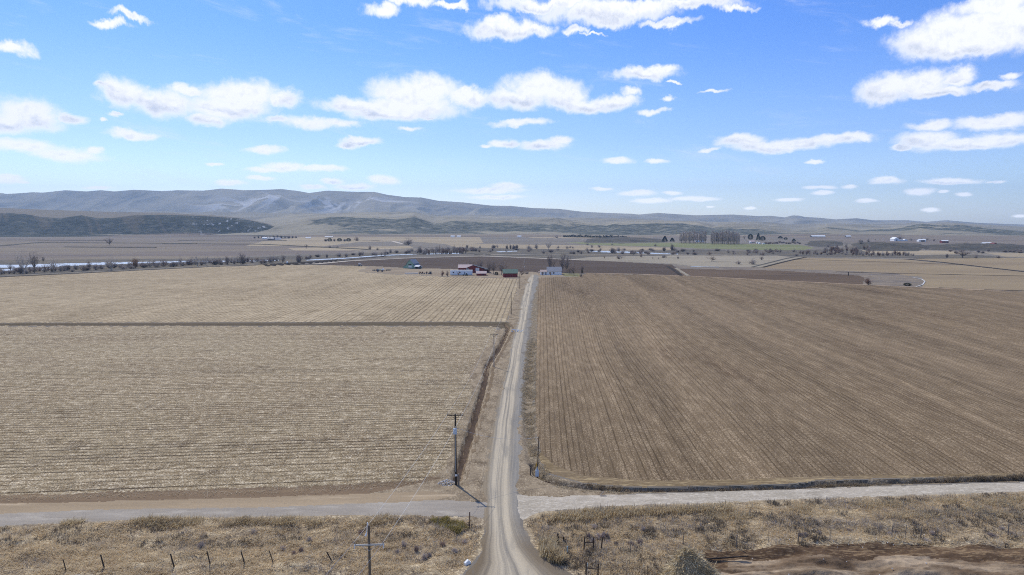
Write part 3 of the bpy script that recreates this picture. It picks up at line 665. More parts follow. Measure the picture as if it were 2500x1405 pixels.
for nm, mk in (('bluff', fb), ('hills', ~fb)):
    q = hq[mk].reshape(-1, 4); u, inv = np.unique(q.ravel(), return_inverse=True)
    at = {k: v.ravel()[u] for k, v in (('shrub', shrub), ('snow', snow), ('bsnow', bsnow), ('flat', flatw), ('bare', bare), ('near', isb*1.0))}
    o = np_mesh(nm, HV[u], inv.reshape(-1, 4), HM, at, smooth=True)
    o['kind'] = 'structure'
def hill_z(X, Y):
    j = int(np.argmin(abs(hY-Y))); return float(np.interp(X, XX[j], Z[j]))

# ------------------------------------------------------------------ light, sky and clouds
SUN_AZ = math.atan2(-4.75, 7.9)      # compass angle from +Y, left is negative
SUN_EL = math.radians(49)
sd = Vector((math.sin(SUN_AZ)*math.cos(SUN_EL), math.cos(SUN_AZ)*math.cos(SUN_EL), math.sin(SUN_EL)))
sl = bpy.data.lights.new('sun', 'SUN'); sl.energy = 3.4; sl.angle = math.radians(.6); sl.color = (1, .955, .86)
so = bpy.data.objects.new('sun', sl); COL.objects.link(so); so.rotation_euler = (-sd).to_track_quat('-Z', 'Y').to_euler()
w = bpy.data.worlds.new('World'); scene.world = w; w.use_nodes = True
wn = NT(w.node_tree)
for n_ in list(w.node_tree.nodes): w.node_tree.nodes.remove(n_)
out = wn.n('ShaderNodeOutputWorld'); bg = wn.n('ShaderNodeBackground'); w.node_tree.links.new(bg.outputs[0], out.inputs[0])
sky = wn.n('ShaderNodeTexSky'); sky.sky_type = 'NISHITA'; sky.sun_disc = False
sky.sun_elevation = SUN_EL; sky.sun_rotation = SUN_AZ; sky.altitude = 700; sky.air_density = 1.0; sky.dust_density = 1.0; sky.ozone_density = 2.5
geo = wn.n('ShaderNodeTexCoord').outputs['Generated']
sx = wn.n('ShaderNodeSeparateXYZ'); wn.set(sx.inputs[0], geo)
dx_, dy_, dz_ = sx.outputs
az = wn.math('ARCTAN2', dx_, dy_); el = wn.math('ARCSINE', wn.math('MINIMUM', wn.math('MAXIMUM', dz_, -1.0), 1.0))
zc = wn.math('ADD', wn.math('MAXIMUM', dz_, 0.0), .035)
ec = wn.math('ADD', wn.math('MAXIMUM', el, 0.0), .05)
pl = wn.comb(wn.math('MULTIPLY', az, 9.0), wn.math('MULTIPLY', wn.math('LOGARITHM', ec, math.e), 2.1), 0.0)
CLOUDS = [ # x, y, half width, half height, faintness (0 dense)
(330,45,42,9,.45),(270,62,50,9,.5),(35,112,62,15,.4),
(300,232,62,36,.1),(400,250,90,34,0),(460,222,42,14,.3),(250,215,35,8,.5),(590,235,110,34,0),(560,265,120,30,0),(510,293,52,16,.2),(695,245,44,22,0),
(70,282,88,40,0),(15,300,60,30,0),(175,292,38,13,.1),(50,358,100,17,.35),(160,376,95,17,.35),(235,368,25,8,.3),(325,331,60,13,.25),(250,298,9,5,.5),(278,285,20,6,.5),
(1015,228,105,36,0),(890,262,105,20,0),(1000,262,125,28,0),(1145,240,75,22,.1),(930,278,90,18,.1),(1060,285,20,6,.4),(760,306,90,15,.62),(835,303,60,12,.6),(690,300,50,8,.7),
(880,347,50,11,.2),(848,356,32,8,.2),(640,366,48,10,.45),(697,405,50,11,.25),(650,415,52,8,.3),(785,412,60,9,.35),(565,447,38,7,.25),(640,438,36,6,.2),(525,402,20,4,.45),
(935,441,36,12,.05),(865,458,48,9,.1),(812,445,28,7,.3),(765,458,32,5,.35),(20,438,44,11,.5),(55,445,20,4,.5),(240,459,40,4,.6),
(935,22,45,17,.35),(1005,0,60,14,.3),(1096,15,34,9,.4),(1235,70,100,24,.15),(1215,48,35,14,.4),(1310,76,50,16,.2),
(1340,8,140,16,.15),(1480,28,160,28,.2),(1480,52,70,15,.3),(1560,14,150,20,.2),(1700,8,130,16,.3),(1620,60,70,9,.45),(1800,14,60,8,.5),(1400,76,24,10,.3),(1436,88,22,4,.6),
(1325,222,95,36,0),(1275,248,85,24,0),(1375,238,60,26,0),(1430,255,80,16,0),(1510,250,52,17,.05),(1540,225,26,12,.3),(1600,272,45,7,.65),
(1575,180,80,16,.05),(1615,170,48,12,.1),(1655,203,16,4,.5),(1635,242,16,7,.55),(1740,228,50,5,.78),(1270,303,75,9,.62),(1000,317,38,6,.62),
(2340,85,165,48,0),(2260,105,95,36,0),(2440,65,120,55,0),(2430,15,95,25,.1),(2150,45,40,12,.4),(2350,115,110,24,0),(2200,50,45,10,.5),(2560,40,90,70,.1),
(2160,228,78,30,0),(2235,205,95,32,0),(2335,188,52,26,.2),(2290,226,90,14,.1),(2420,213,60,10,.5),(2470,190,25,12,.65),
(2430,296,110,18,.3),(2275,303,60,13,.45),(2260,340,75,22,.05),(2350,352,130,15,.0),(2440,340,90,19,.05),(2205,358,30,8,.1),(2600,330,90,25,.1),
(1808,347,58,17,.1),(1870,360,90,13,.15),(1960,352,85,14,.15),(2050,340,82,14,.25),(2110,336,25,12,.4),(1735,366,30,5,.6),
(1232,352,36,10,.25),(1325,357,62,13,.2),(1370,346,32,11,.25),(1190,358,20,5,.5),(1505,390,37,9,.25),(1600,394,32,5,.6),(1985,398,25,4,.7),
(1195,466,82,8,.25),(1240,456,42,9,.2),(1215,482,70,6,.45),(1470,462,26,5,.3),(1555,472,44,7,.2),(1640,471,24,5,.35),(1590,490,48,6,.25),(1690,485,62,6,.3),
(2000,458,38,6,.3),(2005,473,26,5,.35),(2072,457,24,5,.35),(1925,488,36,4,.4),(2115,491,28,5,.3),(2165,443,40,8,.2),(2325,440,78,8,.2),(2245,466,40,9,.15),(2355,475,18,5,.35),(2305,468,14,5,.4),(2275,514,24,5,.4),(1830,508,16,4,.5),(2430,440,26,4,.5),(2490,528,22,4,.5),(1735,506,12,3,.6),
]
nz = wn.noise(pl, 1.9, 8, .62, .2, color=True)
off = wn.vmath('SUBTRACT', nz, (.5, .5, .5))
amp = wn.math('MULTIPLY', wn.math('ADD', el, .02), 1.0)
warp = wn.vmath('MULTIPLY', off, wn.comb(wn.math('MULTIPLY', amp, .30), wn.math('MULTIPLY', amp, .20), 0.0))
base = wn.vmath('ADD', wn.comb(az, el, 1.0), warp)
d = None; d2 = None; db = None
for x, y, hw, hh, k in CLOUDS:
    a, b_, c = ray(x, y); A = math.atan2(a, b_); E = math.atan2(c, math.hypot(a, b_))
    sA = F/hw*(1+float(a)**2); sE = F/hh*math.sqrt(1+float(a)**2)
    v = wn.vmath('MULTIPLY_ADD', base, (sA, sE, 0.0), (-A*sA, -E*sE, k*(.85 if y < 380 else .6)))
    L = wn.vmath('LENGTH', v)
    d = L if d is None else wn.math('MINIMUM', d, L)
    if k <= .2 and hw > 45:
        L2 = wn.vmath('LENGTH', wn.vmath('ADD', v, (-.25, -.75, 0)))
        db = L if db is None else wn.math('MINIMUM', db, L)
        d2 = L2 if d2 is None else wn.math('MINIMUM', d2, L2)
# clouds in the rest of the sky
oth = wn.math('MAXIMUM', wn.map(wn.math('ABSOLUTE', az), .78, .95), wn.map(el, .36, .5))
gen = wn.map(wn.noise(pl, .7, 6, .6), .56, .62, 1.4, .2)
d = wn.math('MINIMUM', d, wn.math('ADD', gen, wn.math('MULTIPLY', wn.math('SUBTRACT', 1.0, oth), 3.0)))
fn = wn.noise(pl, 5.5, 7, .68, .3)
t = wn.math('ADD', wn.math('SUBTRACT', 1.24, d), wn.math('MULTIPLY', wn.math('SUBTRACT', fn, .5), .85))
alpha = wn.map(t, -.1, .72)
tint = wn.mix(wn.map(el, .08, .30), (.90, 1.04, 1.42, 1), (.47, .80, 1.42, 1))
tint = wn.mix(wn.map(el, .0, .13), (1.45, 1.52, 1.75, 1), tint)
skyc = wn.mix(1.0, sky.outputs[0], tint, 'MULTIPLY')
CW = 9.6
fn2 = wn.noise(wn.vmath('ADD', pl, (-.03, .06, 0)), 5.5, 4, .65, .2)
rel = wn.math('SUBTRACT', fn, fn2)
low = wn.math('MULTIPLY', wn.map(d2, .6, 1.35), wn.map(db, 1.7, 1.3))
shade = wn.math('ADD', wn.math('MULTIPLY', low, .62), wn.math('MULTIPLY', rel, 1.3), clamp=True)
shade = wn.math('MULTIPLY', shade, wn.map(t, .35, .9))
cc = wn.mix(shade, (CW, CW*1.0, CW*1.02, 1), (CW*.50, CW*.56, CW*.70, 1))
wisp = wn.noise(wn.comb(wn.math('MULTIPLY', az, 5.0), wn.math('ADD', wn.math('MULTIPLY', el, 26.0), wn.math('MULTIPLY', az, 3.0)), 0.0), 1.0, 7, .68, .5)
wa = wn.math('MULTIPLY', wn.map(wisp, .52, .78), .34)
skyc = wn.mix(wa, skyc, (CW*.9, CW*.93, CW, 1))
cc = wn.vmath('SCALE', cc); wn.set(cc.node.inputs['Scale'], wn.map(el, .0, .14, 1.45, 1.0))
final = wn.mix(wn.math('MULTIPLY', alpha, .97), skyc, cc)
wn.set(bg.inputs[0], final); bg.inputs[1].default_value = .112

# ------------------------------------------------------------------ air
hz = MB(); hz.box(-14000, 14000, -300, 12800, -4.2, 760)
hm = bpy.data.materials.new('haze_air'); hm.use_nodes = True; hn_ = hm.node_tree
for n_ in list(hn_.nodes): hn_.nodes.remove(n_)
ho = hn_.nodes.new('ShaderNodeOutputMaterial'); pv = hn_.nodes.new('ShaderNodeVolumePrincipled')
pv.inputs['Color'].default_value = (.50, .73, 1.0, 1); pv.inputs['Density'].default_value = HAZE = 6.5e-5
pv.inputs['Anisotropy'].default_value = .15
hn_.links.new(pv.outputs[0], ho.inputs['Volume'])
tag(hz.build('haze', hm), kind='stuff')
# ------------------------------------------------------------------ trees and shrubs
def leafmat(name, c, var=.3):
    m, N, b = new_mat(name, .9, .05)
    oi = N.n('ShaderNodeObjectInfo').outputs['Random']
    nz_ = N.noise(N.n('ShaderNodeTexCoord').outputs['Object'], .8, 2)
    f = N.math('ADD', 1-var, N.math('ADD', N.math('MULTIPLY', oi, var), N.math('MULTIPLY', nz_, var*2)))
    c_ = N.vmath('SCALE', lin(c)[:3]); N.set(c_.node.inputs['Scale'], f); N.set(b.inputs['Base Color'], c_)
    return m
TM = dict(bark=leafmat('grey_bark', '#7a6f63'), pale=leafmat('pale_bark', '#a69c90'), twig=leafmat('grey_twigs', '#b8ab9e'), ptwig=leafmat('pale_twigs', '#bdb3a4'),
          dtwig=leafmat('dark_twigs', '#988a80'), otwig=leafmat('orange_twigs', '#9a6d3c'), rtwig=leafmat('red_brown_twigs', '#85614f'), btwig=leafmat('brown_twigs', '#a38d7c'), pop=leafmat('poplar_twigs', '#c2b5ab'),
          con=leafmat('dark_needles', '#2b3a2a', .5), sage=leafmat('sage_twigs', '#57594c', .5))
def twigs(name, T, mat, w, parent):
    """T: list of (base, tip) -> thin blades"""
    A = np.array([t[0] for t in T]); B = np.array([t[1] for t in T]); D = B-A
    R = RS.normal(size=A.shape); S = np.cross(D, R); S /= (np.linalg.norm(S, axis=1)[:, None]+1e-9)
    wv = w*(.6+.8*RS.rand(len(A)))[:, None]
    mid_ = A+D*.5+RS.normal(size=A.shape)*np.linalg.norm(D, axis=1)[:, None]*.06
    V = np.stack([A-S*wv*.5, A+S*wv*.5, mid_+S*wv*.4, B, mid_-S*wv*.4], 1).reshape(-1, 3)
    n = len(A); i = np.arange(n)[:, None]*5
    Fq = np.concatenate([i+np.array([[0, 1, 2, 4]]), i+np.array([[4, 2, 3, 3]])], 0)
    me = bpy.data.meshes.new(name)
    tri = np.concatenate([i+np.array([[0, 1, 2]]), i+np.array([[0, 2, 4]]), i+np.array([[4, 2, 3]])], 0)
    return np_mesh(name, V, tri, mat, parent=parent)
def tree_proto(name, h, w_, bark, twig, seed, z0=.22, nl=9, nb=12, nt=11, tw=1.5, w=.075, tr=.4, zc=.62, stems=1, part='trunk', flat=.0):
    """trunk, limbs that reach the shell of a rounded crown, side branches, then fine twigs"""
    r = random.Random(seed); mb = MB(); T = []
    H = Vector((0, 0, 1))
    def shell(f=1.0):
        a = r.uniform(0, 6.283); u = r.uniform(-.55, 1)
        k = f*r.uniform(.8, 1.05); lob = 1+.18*math.sin(3*a+seed)+.12*math.sin(5*a+2*u*3)
        return Vector((math.cos(a)*math.sqrt(1-u*u*.9)*w_*.5*k*lob, math.sin(a)*math.sqrt(1-u*u*.9)*w_*.5*k*lob, h*(zc+(1-zc)*u*k if u > 0 else zc+(zc-z0*.9)*u*k)))
    def limb(p, q, r0, r1, bend, n=4):
        pts = []
        for k in range(n+1):
            t = k/n; v = p.lerp(q, t); v = v+H*bend*math.sin(math.pi*t)*-1+Vector((r.gauss(0, 1), r.gauss(0, 1), 0))*(q-p).length*.03*(0 < k < n)
            pts.append(v)
        for k in range(n): mb.tube(pts[k], pts[k+1], r0+(r1-r0)*k/n, r0+(r1-r0)*(k+1)/n, 5 if r0 > .1 else 3, cap=False)
        return pts
    top = Vector((r.uniform(-.3, .3), r.uniform(-.3, .3), h*z0))
    if stems == 1: mb.tube((0, 0, -.4), top, tr, tr*.8, 7)
    else: mb.tube((0, 0, -.4), (0, 0, .12), tr*1.6, tr, 7)
    for i_ in range(nl):
        e = shell(.95)
        if i_ == 0: e = Vector((0, 0, h*.97))
        p0 = top if stems == 1 else Vector((0, 0, .05))
        L = limb(p0, e, tr*.55, .03, -.0 if e.z > h*.6 else .1*w_*.3)
        for _ in range(nb):
            k = r.choice((1, 2, 2, 3, 3, 4)); b0 = L[k-1].lerp(L[k], r.random()); e2 = shell(1.0)
            e2 = b0.lerp(e2, r.uniform(.28, .6)); e2.z = max(e2.z, b0.z-.05*h)
            e2 = e2+H*(e2-b0).length*.18
            mb.tube(b0, e2, .05, .02, 3, cap=False); d0 = (e2-b0)
            for _ in range(nt):
                t = b0.lerp(e2, r.random()**.7); dd = (d0.normalized()*.9+Vector((r.gauss(0, .6), r.gauss(0, .6), r.gauss(.25, .5)))).normalized()
                T.append((tuple(t), tuple(t+dd*tw*r.uniform(.4, 1.1))))
    rt = bpy.data.objects.new(name, None); COL.objects.link(rt); rt.empty_display_size = .3
    mb.build(part, bark, rt); twigs('crown', T, twig, w, rt)
    rt['_w'] = w_*1.15; rt['_h'] = h*1.04; rt['_used'] = 0
    return rt
def poplar_proto(seed, h=25):
    r = random.Random(seed); mb = MB(); T = []
    q = Vector((0, 0, -.3)); 
    for k in range(8):
        q2 = Vector((r.uniform(-.15, .15), r.uniform(-.15, .15), h*(k+1)/8)); mb.tube(q, q2, .30*(1-k/8.5), .30*(1-(k+1)/8.5)+.01, 5, cap=False); q = q2
    for k in range(130):
        z = h*r.uniform(.14, .97); a = r.uniform(0, 6.28); L = (h-z)*.16+r.uniform(.8, 2.4)
        d = Vector((math.cos(a)*.35, math.sin(a)*.35, 1)).normalized(); p = Vector((0, 0, z*.93)); e = p+d*L
        mb.tube(p, e, .05, .015, 3, cap=False)
        for _ in range(11):
            t = p.lerp(e, r.random()); dd = (d+Vector((r.gauss(0, .35), r.gauss(0, .35), .2))).normalized(); T.append((tuple(t), tuple(t+dd*r.uniform(.8, 2.0))))
    rt = bpy.data.objects.new('poplar_tree', None); COL.objects.link(rt); rt.empty_display_size = .3
    mb.build('trunk', TM['bark'], rt); twigs('crown', T, TM['pop'], .055, rt); rt['_w'] = 5.0; rt['_h'] = h; rt['_used'] = 0
    return rt
def conifer_proto(seed, h=8, w=2.0, roundish=False):
    r = random.Random(seed); mb = MB(); mb.tube((0, 0, -.2), (0, 0, h*.95), .16, .03, 6); T = []
    for _ in range(1500):
        t = r.random()**.8; z = h*(.06+.92*t)
        R = w*(math.sin(math.pi*min(t*.9+.1, 1))**.6 if roundish else (1-t)**.75+.05)*r.uniform(.45, 1.0); a = r.uniform(0, 6.28)
        p = Vector((math.cos(a)*R, math.sin(a)*R, z)); d = Vector((math.cos(a)*.8, math.sin(a)*.8, r.uniform(-.1, .6)))
        T.append((tuple(p), tuple(p+d*r.uniform(.3, .6))))
    rt = bpy.data.objects.new('conifer_tree', None); COL.objects.link(rt); rt.empty_display_size = .3
    mb.build('trunk', TM['bark'], rt); twigs('crown', T, TM['con'], .34, rt); rt['_w'] = 2*w; rt['_h'] = h; rt['_used'] = 0
    return rt
PR = {
 'big': [tree_proto('bare_tree', 16, 15, TM['bark'], TM['dtwig'], s_, w=.075) for s_ in (3, 14)],
 'vase': [tree_proto('bare_tree', 17, 10, TM['bark'], TM['dtwig'], s_, z0=.14, zc=.6, nl=8, tr=.45, w=.07) for s_ in (5, 26)],
 'pale': [tree_proto('bare_tree', 17, 11, TM['pale'], TM['ptwig'], 7, z0=.12, nl=8, nb=10, w=.07)],
 'dark': [tree_proto('bare_tree', 9, 9, TM['bark'], TM['dtwig'], 9, z0=.15, nl=9, nb=9, nt=10, tw=1.0, w=.075, tr=.25)],
 'small': [tree_proto('bare_tree', 6, 6, TM['bark'], TM['btwig'], s_, z0=.18, nl=8, nb=8, nt=9, tw=.7, w=.05, tr=.14) for s_ in (31, 32)],
 'shrub': [tree_proto('shrub', 4.5, 6.5, TM['bark'], TM[c], s_, z0=.0, zc=.35, nl=11, nb=8, nt=8, tw=1.1, w=.055, tr=.1, stems=5, part='branches') for s_, c in ((41, 'twig'), (42, 'btwig'), (43, 'twig'))],
 'dshrub': [tree_proto('shrub', 5, 5, TM['bark'], TM['dtwig'], 48, z0=.0, zc=.45, nl=14, nb=10, nt=10, tw=.9, w=.075, tr=.1, stems=5, part='branches')],
 'willow': [tree_proto('willow_tree', 8, 9, TM['bark'], TM['otwig'], 51, z0=.0, zc=.45, nl=14, nb=10, nt=11, tw=1.1, w=.06, tr=.2, stems=5, part='branches')],
 'red': [tree_proto('shrub', 5, 6, TM['bark'], TM['rtwig'], 53, z0=.0, zc=.45, nl=12, nb=9, nt=10, tw=.9, w=.055, tr=.1, stems=5, part='branches')],
 'poplar': [poplar_proto(61), poplar_proto(62)],
 'con': [conifer_proto(71)], 'rcon': [conifer_proto(72, 7, 2.6, True)],
}
def plant(kind, px, py, hpx, label, cat=None, group=None, wpx=None, z=None, idx=None):
    """stand a copy of a prototype on the ground under (px, py); hpx, wpx: its size in photo pixels at that distance"""
    pr = PR[kind]; p = pr[(idx if idx is not None else rnd.randrange(len(pr)))%len(pr)]
    if not p['_used']: o = p; p['_used'] = 1
    else: o = copy_tree(p); 
    X, Y, Zq = G(px, py); 
    if z is not None: Zq = z
    hh = hpx/F*math.hypot(Y, CAMH); s = hh/p['_h']
    if wpx and kind in ('big', 'vase', 'pale', 'dark', 'small'): wpx *= 1.35
    sw = s if wpx is None else (wpx/F*Y)/p['_w']
    o.location = (X, Y, Zq-.05); o.rotation_euler = (0, 0, rnd.uniform(0, 6.28)); o.scale = (sw*rnd.uniform(.85, 1.2), sw*rnd.uniform(.85, 1.2), s)
    cat = cat or {'shrub': 'shrub', 'pshrub': 'shrub', 'dshrub': 'shrub', 'red': 'shrub'}.get(kind, 'tree')
    for k in ('group',):
        if k in o: del o[k]
    tag(o, label, cat, group)
    return o

# --- beside the farm buildings
plant('vase', 1345, 664, 54, 'tall two-limbed bare tree rising straight behind the white farmhouse roof', wpx=30, idx=0)
plant('vase', 1372, 665, 54, 'tall bare tree whose crown stands behind the right end of the white farmhouse roof', wpx=26, idx=1)
plant('big', 1384, 668, 50, 'big bare tree with a leaning trunk just right of the white farmhouse', wpx=30, idx=0)
plant('small', 1402, 673, 30, 'rounded bare orchard tree on the lawn right of the white farmhouse', wpx=24)
plant('small', 1389, 671, 22, 'small faint bare tree on the lawn between the white farmhouse and the round orchard tree', wpx=14)
plant('con', 1421, 668, 13, 'dark upright evergreen behind the grey bush at the lawn end', wpx=6)
plant('small', 1419, 669, 25, 'thin bare tree next to the dark evergreen at the lawn end', wpx=13)
plant('shrub', 1418, 676, 9, 'grey tangled bush at the far right end of the white strip before the lawn', wpx=18, idx=1)
plant('small', 1325, 674, 11, 'tiny bare tree before the left window of the white farmhouse', wpx=9)
plant('small', 1345, 674, 11, 'tiny bare tree before the middle of the white farmhouse front', wpx=10)
plant('small', 1272, 676, 24, 'bare tree right of the red shed with the green roof', wpx=16)
plant('shrub', 1286, 669, 8, 'low grey brush where the gravel drive meets the farmyard', wpx=20)
plant('small', 1322, 664, 8, 'low bare bush behind the left wing of the white farmhouse', wpx=14)
plant('big', 1147, 664, 32, 'wide pale bare tree behind the pink roof of the red barn', wpx=44, idx=1)
plant('big', 1173, 664, 34, 'bare tree rising over the dark sloping roof of the red barn', wpx=30, idx=0)
plant('vase', 1194, 668, 34, 'straight thin bare tree at the right end of the red barn', wpx=20, idx=1)
plant('big', 1205, 670, 40, 'forked bare tree, middle one between the red barn and the green-roofed shed', wpx=26, idx=1)
plant('big', 1225, 672, 42, 'wide bare tree nearest the left wall of the green-roofed red shed', wpx=34, idx=0)
plant('rcon', 1212, 672, 8, 'low round dark evergreen bush left of the green-roofed red shed', wpx=11, cat='bush')
plant('con', 1182, 667, 7, 'small dark evergreen at the right corner of the little pink-roofed shed', wpx=5, z=0)
plant('red', 1080, 675, 17, 'tall brownish bush at the left of the thicket beside the white trailer', wpx=14)
plant('shrub', 1092, 675, 16, 'tangled bare bush touching the left end of the white trailer', wpx=14, idx=1)
plant('small', 1120, 674, 12, 'little dark bare tree before the middle of the white trailer', wpx=9)
plant('rcon', 1131, 674, 4, 'small round dark bush low before the white trailer', wpx=3.5, cat='bush')
plant('con', 1139, 674, 6.5, 'little pointed dark shrub before the right half of the white trailer', wpx=7, cat='bush')
# --- left bank of the river
for a in [('pale', 56, 668, 62, 40, 'pale white-barked bare tree standing tallest on the left river bank'),
          ('big', 84, 666, 56, 30, 'full greyish bare tree right beside the pale white-barked tree'),
          ('big', 26, 664, 24, 22, 'leftmost bare tree on the near river bank'),
          ('dark', 105, 642, 18, 10, 'small dark bare tree beyond the river behind the pale tree'),
          ('pale', 131, 664, 40, 26, 'thin bare tree leaning over the split in the river'),
          ('pale', 272, 660, 40, 34, 'pale bare tree with a dark trunk left of the orange willow'),
          ('willow', 330, 655, 30, 34, 'orange leafless willow on the near river bank'),
          ('pale', 366, 653, 24, 26, 'greyish bare tree just right of the orange willow'),
          ('dshrub', 423, 652, 17, 17, 'very dark dense bush on the bank between the orange willow and the dark bare tree'),
          ('pale', 482, 650, 30, 24, 'faint pale bare tree on the bank left of the dark bare tree'),
          ('pale', 503, 649, 30, 20, 'slender pale tree nearest to the left of the dark bare tree'),
          ('dark', 588, 646, 32, 26, 'dark round-topped bare tree near the right end of the left river reach'),
          ('vase', 556, 647, 24, 12, 'thin bare tree a little left of the dark round-topped tree'),
          ('dark', 690, 645, 27, 14, 'narrow dark tree between two short gaps of white water'),
          ('dshrub', 729, 643, 27, 22, 'dense rounded reddish tree beside the end of the far field lane'),
          ('dark', 748, 607, 12, 12, 'small dark tree on the pale pasture above the rounded reddish tree'),
          ('dark', 268, 599, 20, 26, 'lone round bare tree on the far left plain below the bluff'),
          ('shrub', 998, 599, 19, 40, 'very large round grey thicket alone on the pale pasture beyond the green barn'),
          ('shrub', 871, 589, 12, 20, 'larger round bush at the right end of the far hedge of round bushes'),
          ('shrub', 940, 625, 19, 18, 'tall grey shrub by the canal bend left of the long grove'),
          ('shrub', 903, 610, 11, 16, 'grey bush at the left edge of the pale pasture above the canal'),
          ('shrub', 922, 611, 8, 12, 'low grey bush right of the bush on the pasture edge above the canal'),
          ('shrub', 805, 606, 10, 12, 'solitary grey bush, left one of a pair above the brown plain'),
          ('shrub', 823, 606, 7, 10, 'smaller grey bush, right one of a pair above the brown plain'),
          ('pale', 1340, 610, 26, 16, 'pale spindly bare tree far behind the white farmhouse trees'),
          ('shrub', 1310, 608, 14, 14, 'grey bush left of the pale spindly tree beyond the ploughed field'),
          ('shrub', 1291, 609, 12, 20, 'wide grey bush beyond the ploughed field above the farm drive'),
          ('dshrub', 1495, 619, 18, 18, 'darkest tall bush beside the right-hand reach of water'),
          ('shrub', 1520, 621, 14, 26, 'wide grey bush right beside the darkest bush near the water'),
          ('shrub', 1546, 622, 12, 18, 'grey bush standing in front of the start of the right-hand water'),
          ('shrub', 1512, 633, 14, 26, 'grey clump at the left end of the pale flood flat'),
          ('dshrub', 1622, 614, 13, 17, 'dark dense bush, left one of the twin bushes before the green field'),
          ('dshrub', 1640, 613, 21, 17, 'taller purplish bush, right one of the twin bushes before the green field'),
          ('shrub', 1621, 630, 10, 20, 'grey bush on the upper edge of the pale flood flat below the twin bushes'),
          ('shrub', 1565, 629, 12, 12, 'grey shrub on the flood flat beside the left-end clump'),
          ('small', 1475, 633, 10, 5, 'tiny leafless sapling at the left tip of the flood flat'),
          ('small', 1593, 633, 6, 4, 'tiny sapling in the middle left of the flood flat'),
          ('small', 1607, 635, 8, 4, 'second tiny sapling in the middle left of the flood flat, slightly taller'),
          ('shrub', 1655, 632, 9, 9, 'small light shrub on the flood flat below the river brush'),
          ('small', 1737, 639, 15, 20, 'round open bare bush in the centre of the pale flood flat'),
          ('shrub', 1802, 646, 13, 19, 'round grey bush on the flood flat left of the widest bush'),
          ('shrub', 1838, 646, 16, 28, 'widest bush on the flood flat near the farm lane'),
          ('shrub', 1860, 635, 13, 16, 'grey bush on the flood flat highest of those by the farm lane'),
          ('dshrub', 1693, 615, 6, 11, 'small dark bush on the edge of the green field'),
          ('dshrub', 1881, 614, 9, 10, 'dark round bush at the right corner of the green field'),
          ('shrub', 1893, 615, 7, 9, 'lighter round bush just right of the dark bush at the green field corner'),
          ('shrub', 1600, 602, 7, 11, 'small bush alone on the green field left of the twin bushes'),
          ('shrub', 1434, 599, 7, 12, 'small grey bush on the pale band left of the green field'),
          ('shrub', 1494, 599, 5, 10, 'very low bush at the left start of the green field'),
          ('big', 2350, 630, 22, 46, 'broad round brownish bare tree beyond the right tan fields'),
          ('dshrub', 2312, 630, 13, 9, 'dark upright shrub left of the broad brownish tree'),
          ('shrub', 2384, 631, 13, 20, 'grey shrub right of the broad brownish tree'),
          ('dshrub', 2438, 631, 7, 12, 'low dark bush between the tan fields and the right frame edge'),
          ('red', 2120, 696, 22, 26, 'reddish-brown bush in the rough strip at the tip of the brown field'),
          ('rcon', 2215, 698, 7, 18, 'low dark bush inside the white curved lining of the rough patch'),
          ('rcon', 1832, 586, 14, 14, 'round dark evergreen, left one behind the far homestead'),
          ('con', 1851, 588, 18, 9, 'tallest dark evergreen at the far homestead'),
          ('rcon', 1862, 588, 11, 12, 'dark evergreen just right of the tallest one at the far homestead'),
          ('dark', 1817, 586, 12, 8, 'thin bare tree left of the evergreens at the far homestead'),
          ('con', 1623, 591, 14, 16, 'dark green tree left of the poplar groves'),
          ('con', 1641, 591, 10, 12, 'smaller dark tree between the dark green tree and the poplar groves'),
          ('dark', 2262, 588, 8, 9, 'bare tree at the right end of the white open-fronted shed'),
          ('red', 2280, 590, 8, 9, 'reddish round tree between the white open shed and the red shed'),
          ('shrub', 2249, 586, 6, 10, 'grey tree behind the white open-fronted shed'),
          ('big', 2196, 588, 13, 22, 'large bare tree rising behind the white barns on the right plain'),
          ('dark', 2180, 588, 9, 12, 'dark bare tree at the left end of the white barns on the right plain'),
          ('shrub', 2224, 588, 7, 10, 'grey bush right of the white barns on the right plain'),
          ('dark', 2138, 587, 4, 4, 'tiny lone tree beside the far road on the right plain'),
          ('con', 1905, 583, 6, 12, 'dark low evergreen, first beyond the green field corner to the left'),
          ('rcon', 1918, 586, 6, 9, 'dark low evergreen, second beyond the green field corner'),
          ('con', 1938, 590, 7, 12, 'dark low evergreen, last before the right plain'),
          ('shrub', 1172, 607, 8, 12, 'grey bush beyond the long grove, second to its right'),
          ('dshrub', 1140, 606, 10, 10, 'dark bush at the right shoulder of the long grove'),
          ('dshrub', 1205, 607, 11, 16, 'dark wide bush on the pale band between the grove and the dark clump'),
          ]:
    plant(a[0], a[1], a[2], a[3], a[5], wpx=a[4])
for i, x in enumerate((795, 805, 816, 829, 841, 851)):
    plant('rcon' if i % 2 else 'dshrub', x, 590, 8, 'round clipped-looking bush in the far evenly spaced hedge on the pale pasture', cat='bush', group='hedge of round bushes on the far pasture', wpx=11)
for i in range(4):
    plant('dshrub', 1238+i*8, 609-(i%2), 13, 'dark bush in the tight clump between two pale pastures', group='dark clump of bushes beyond the ploughed field', wpx=12)
for i in range(24):
    x = 1024+i*4.9+rnd.uniform(-2, 2)
    plant(rnd.choice(['big', 'shrub', 'vase', 'red']), x, 621+rnd.uniform(-2.5, 3.5), rnd.uniform(16, 24), 'bare grey tree in the long grove along the river behind the green barn', cat='tree', group='long grove beyond the canal', wpx=rnd.uniform(11, 16))
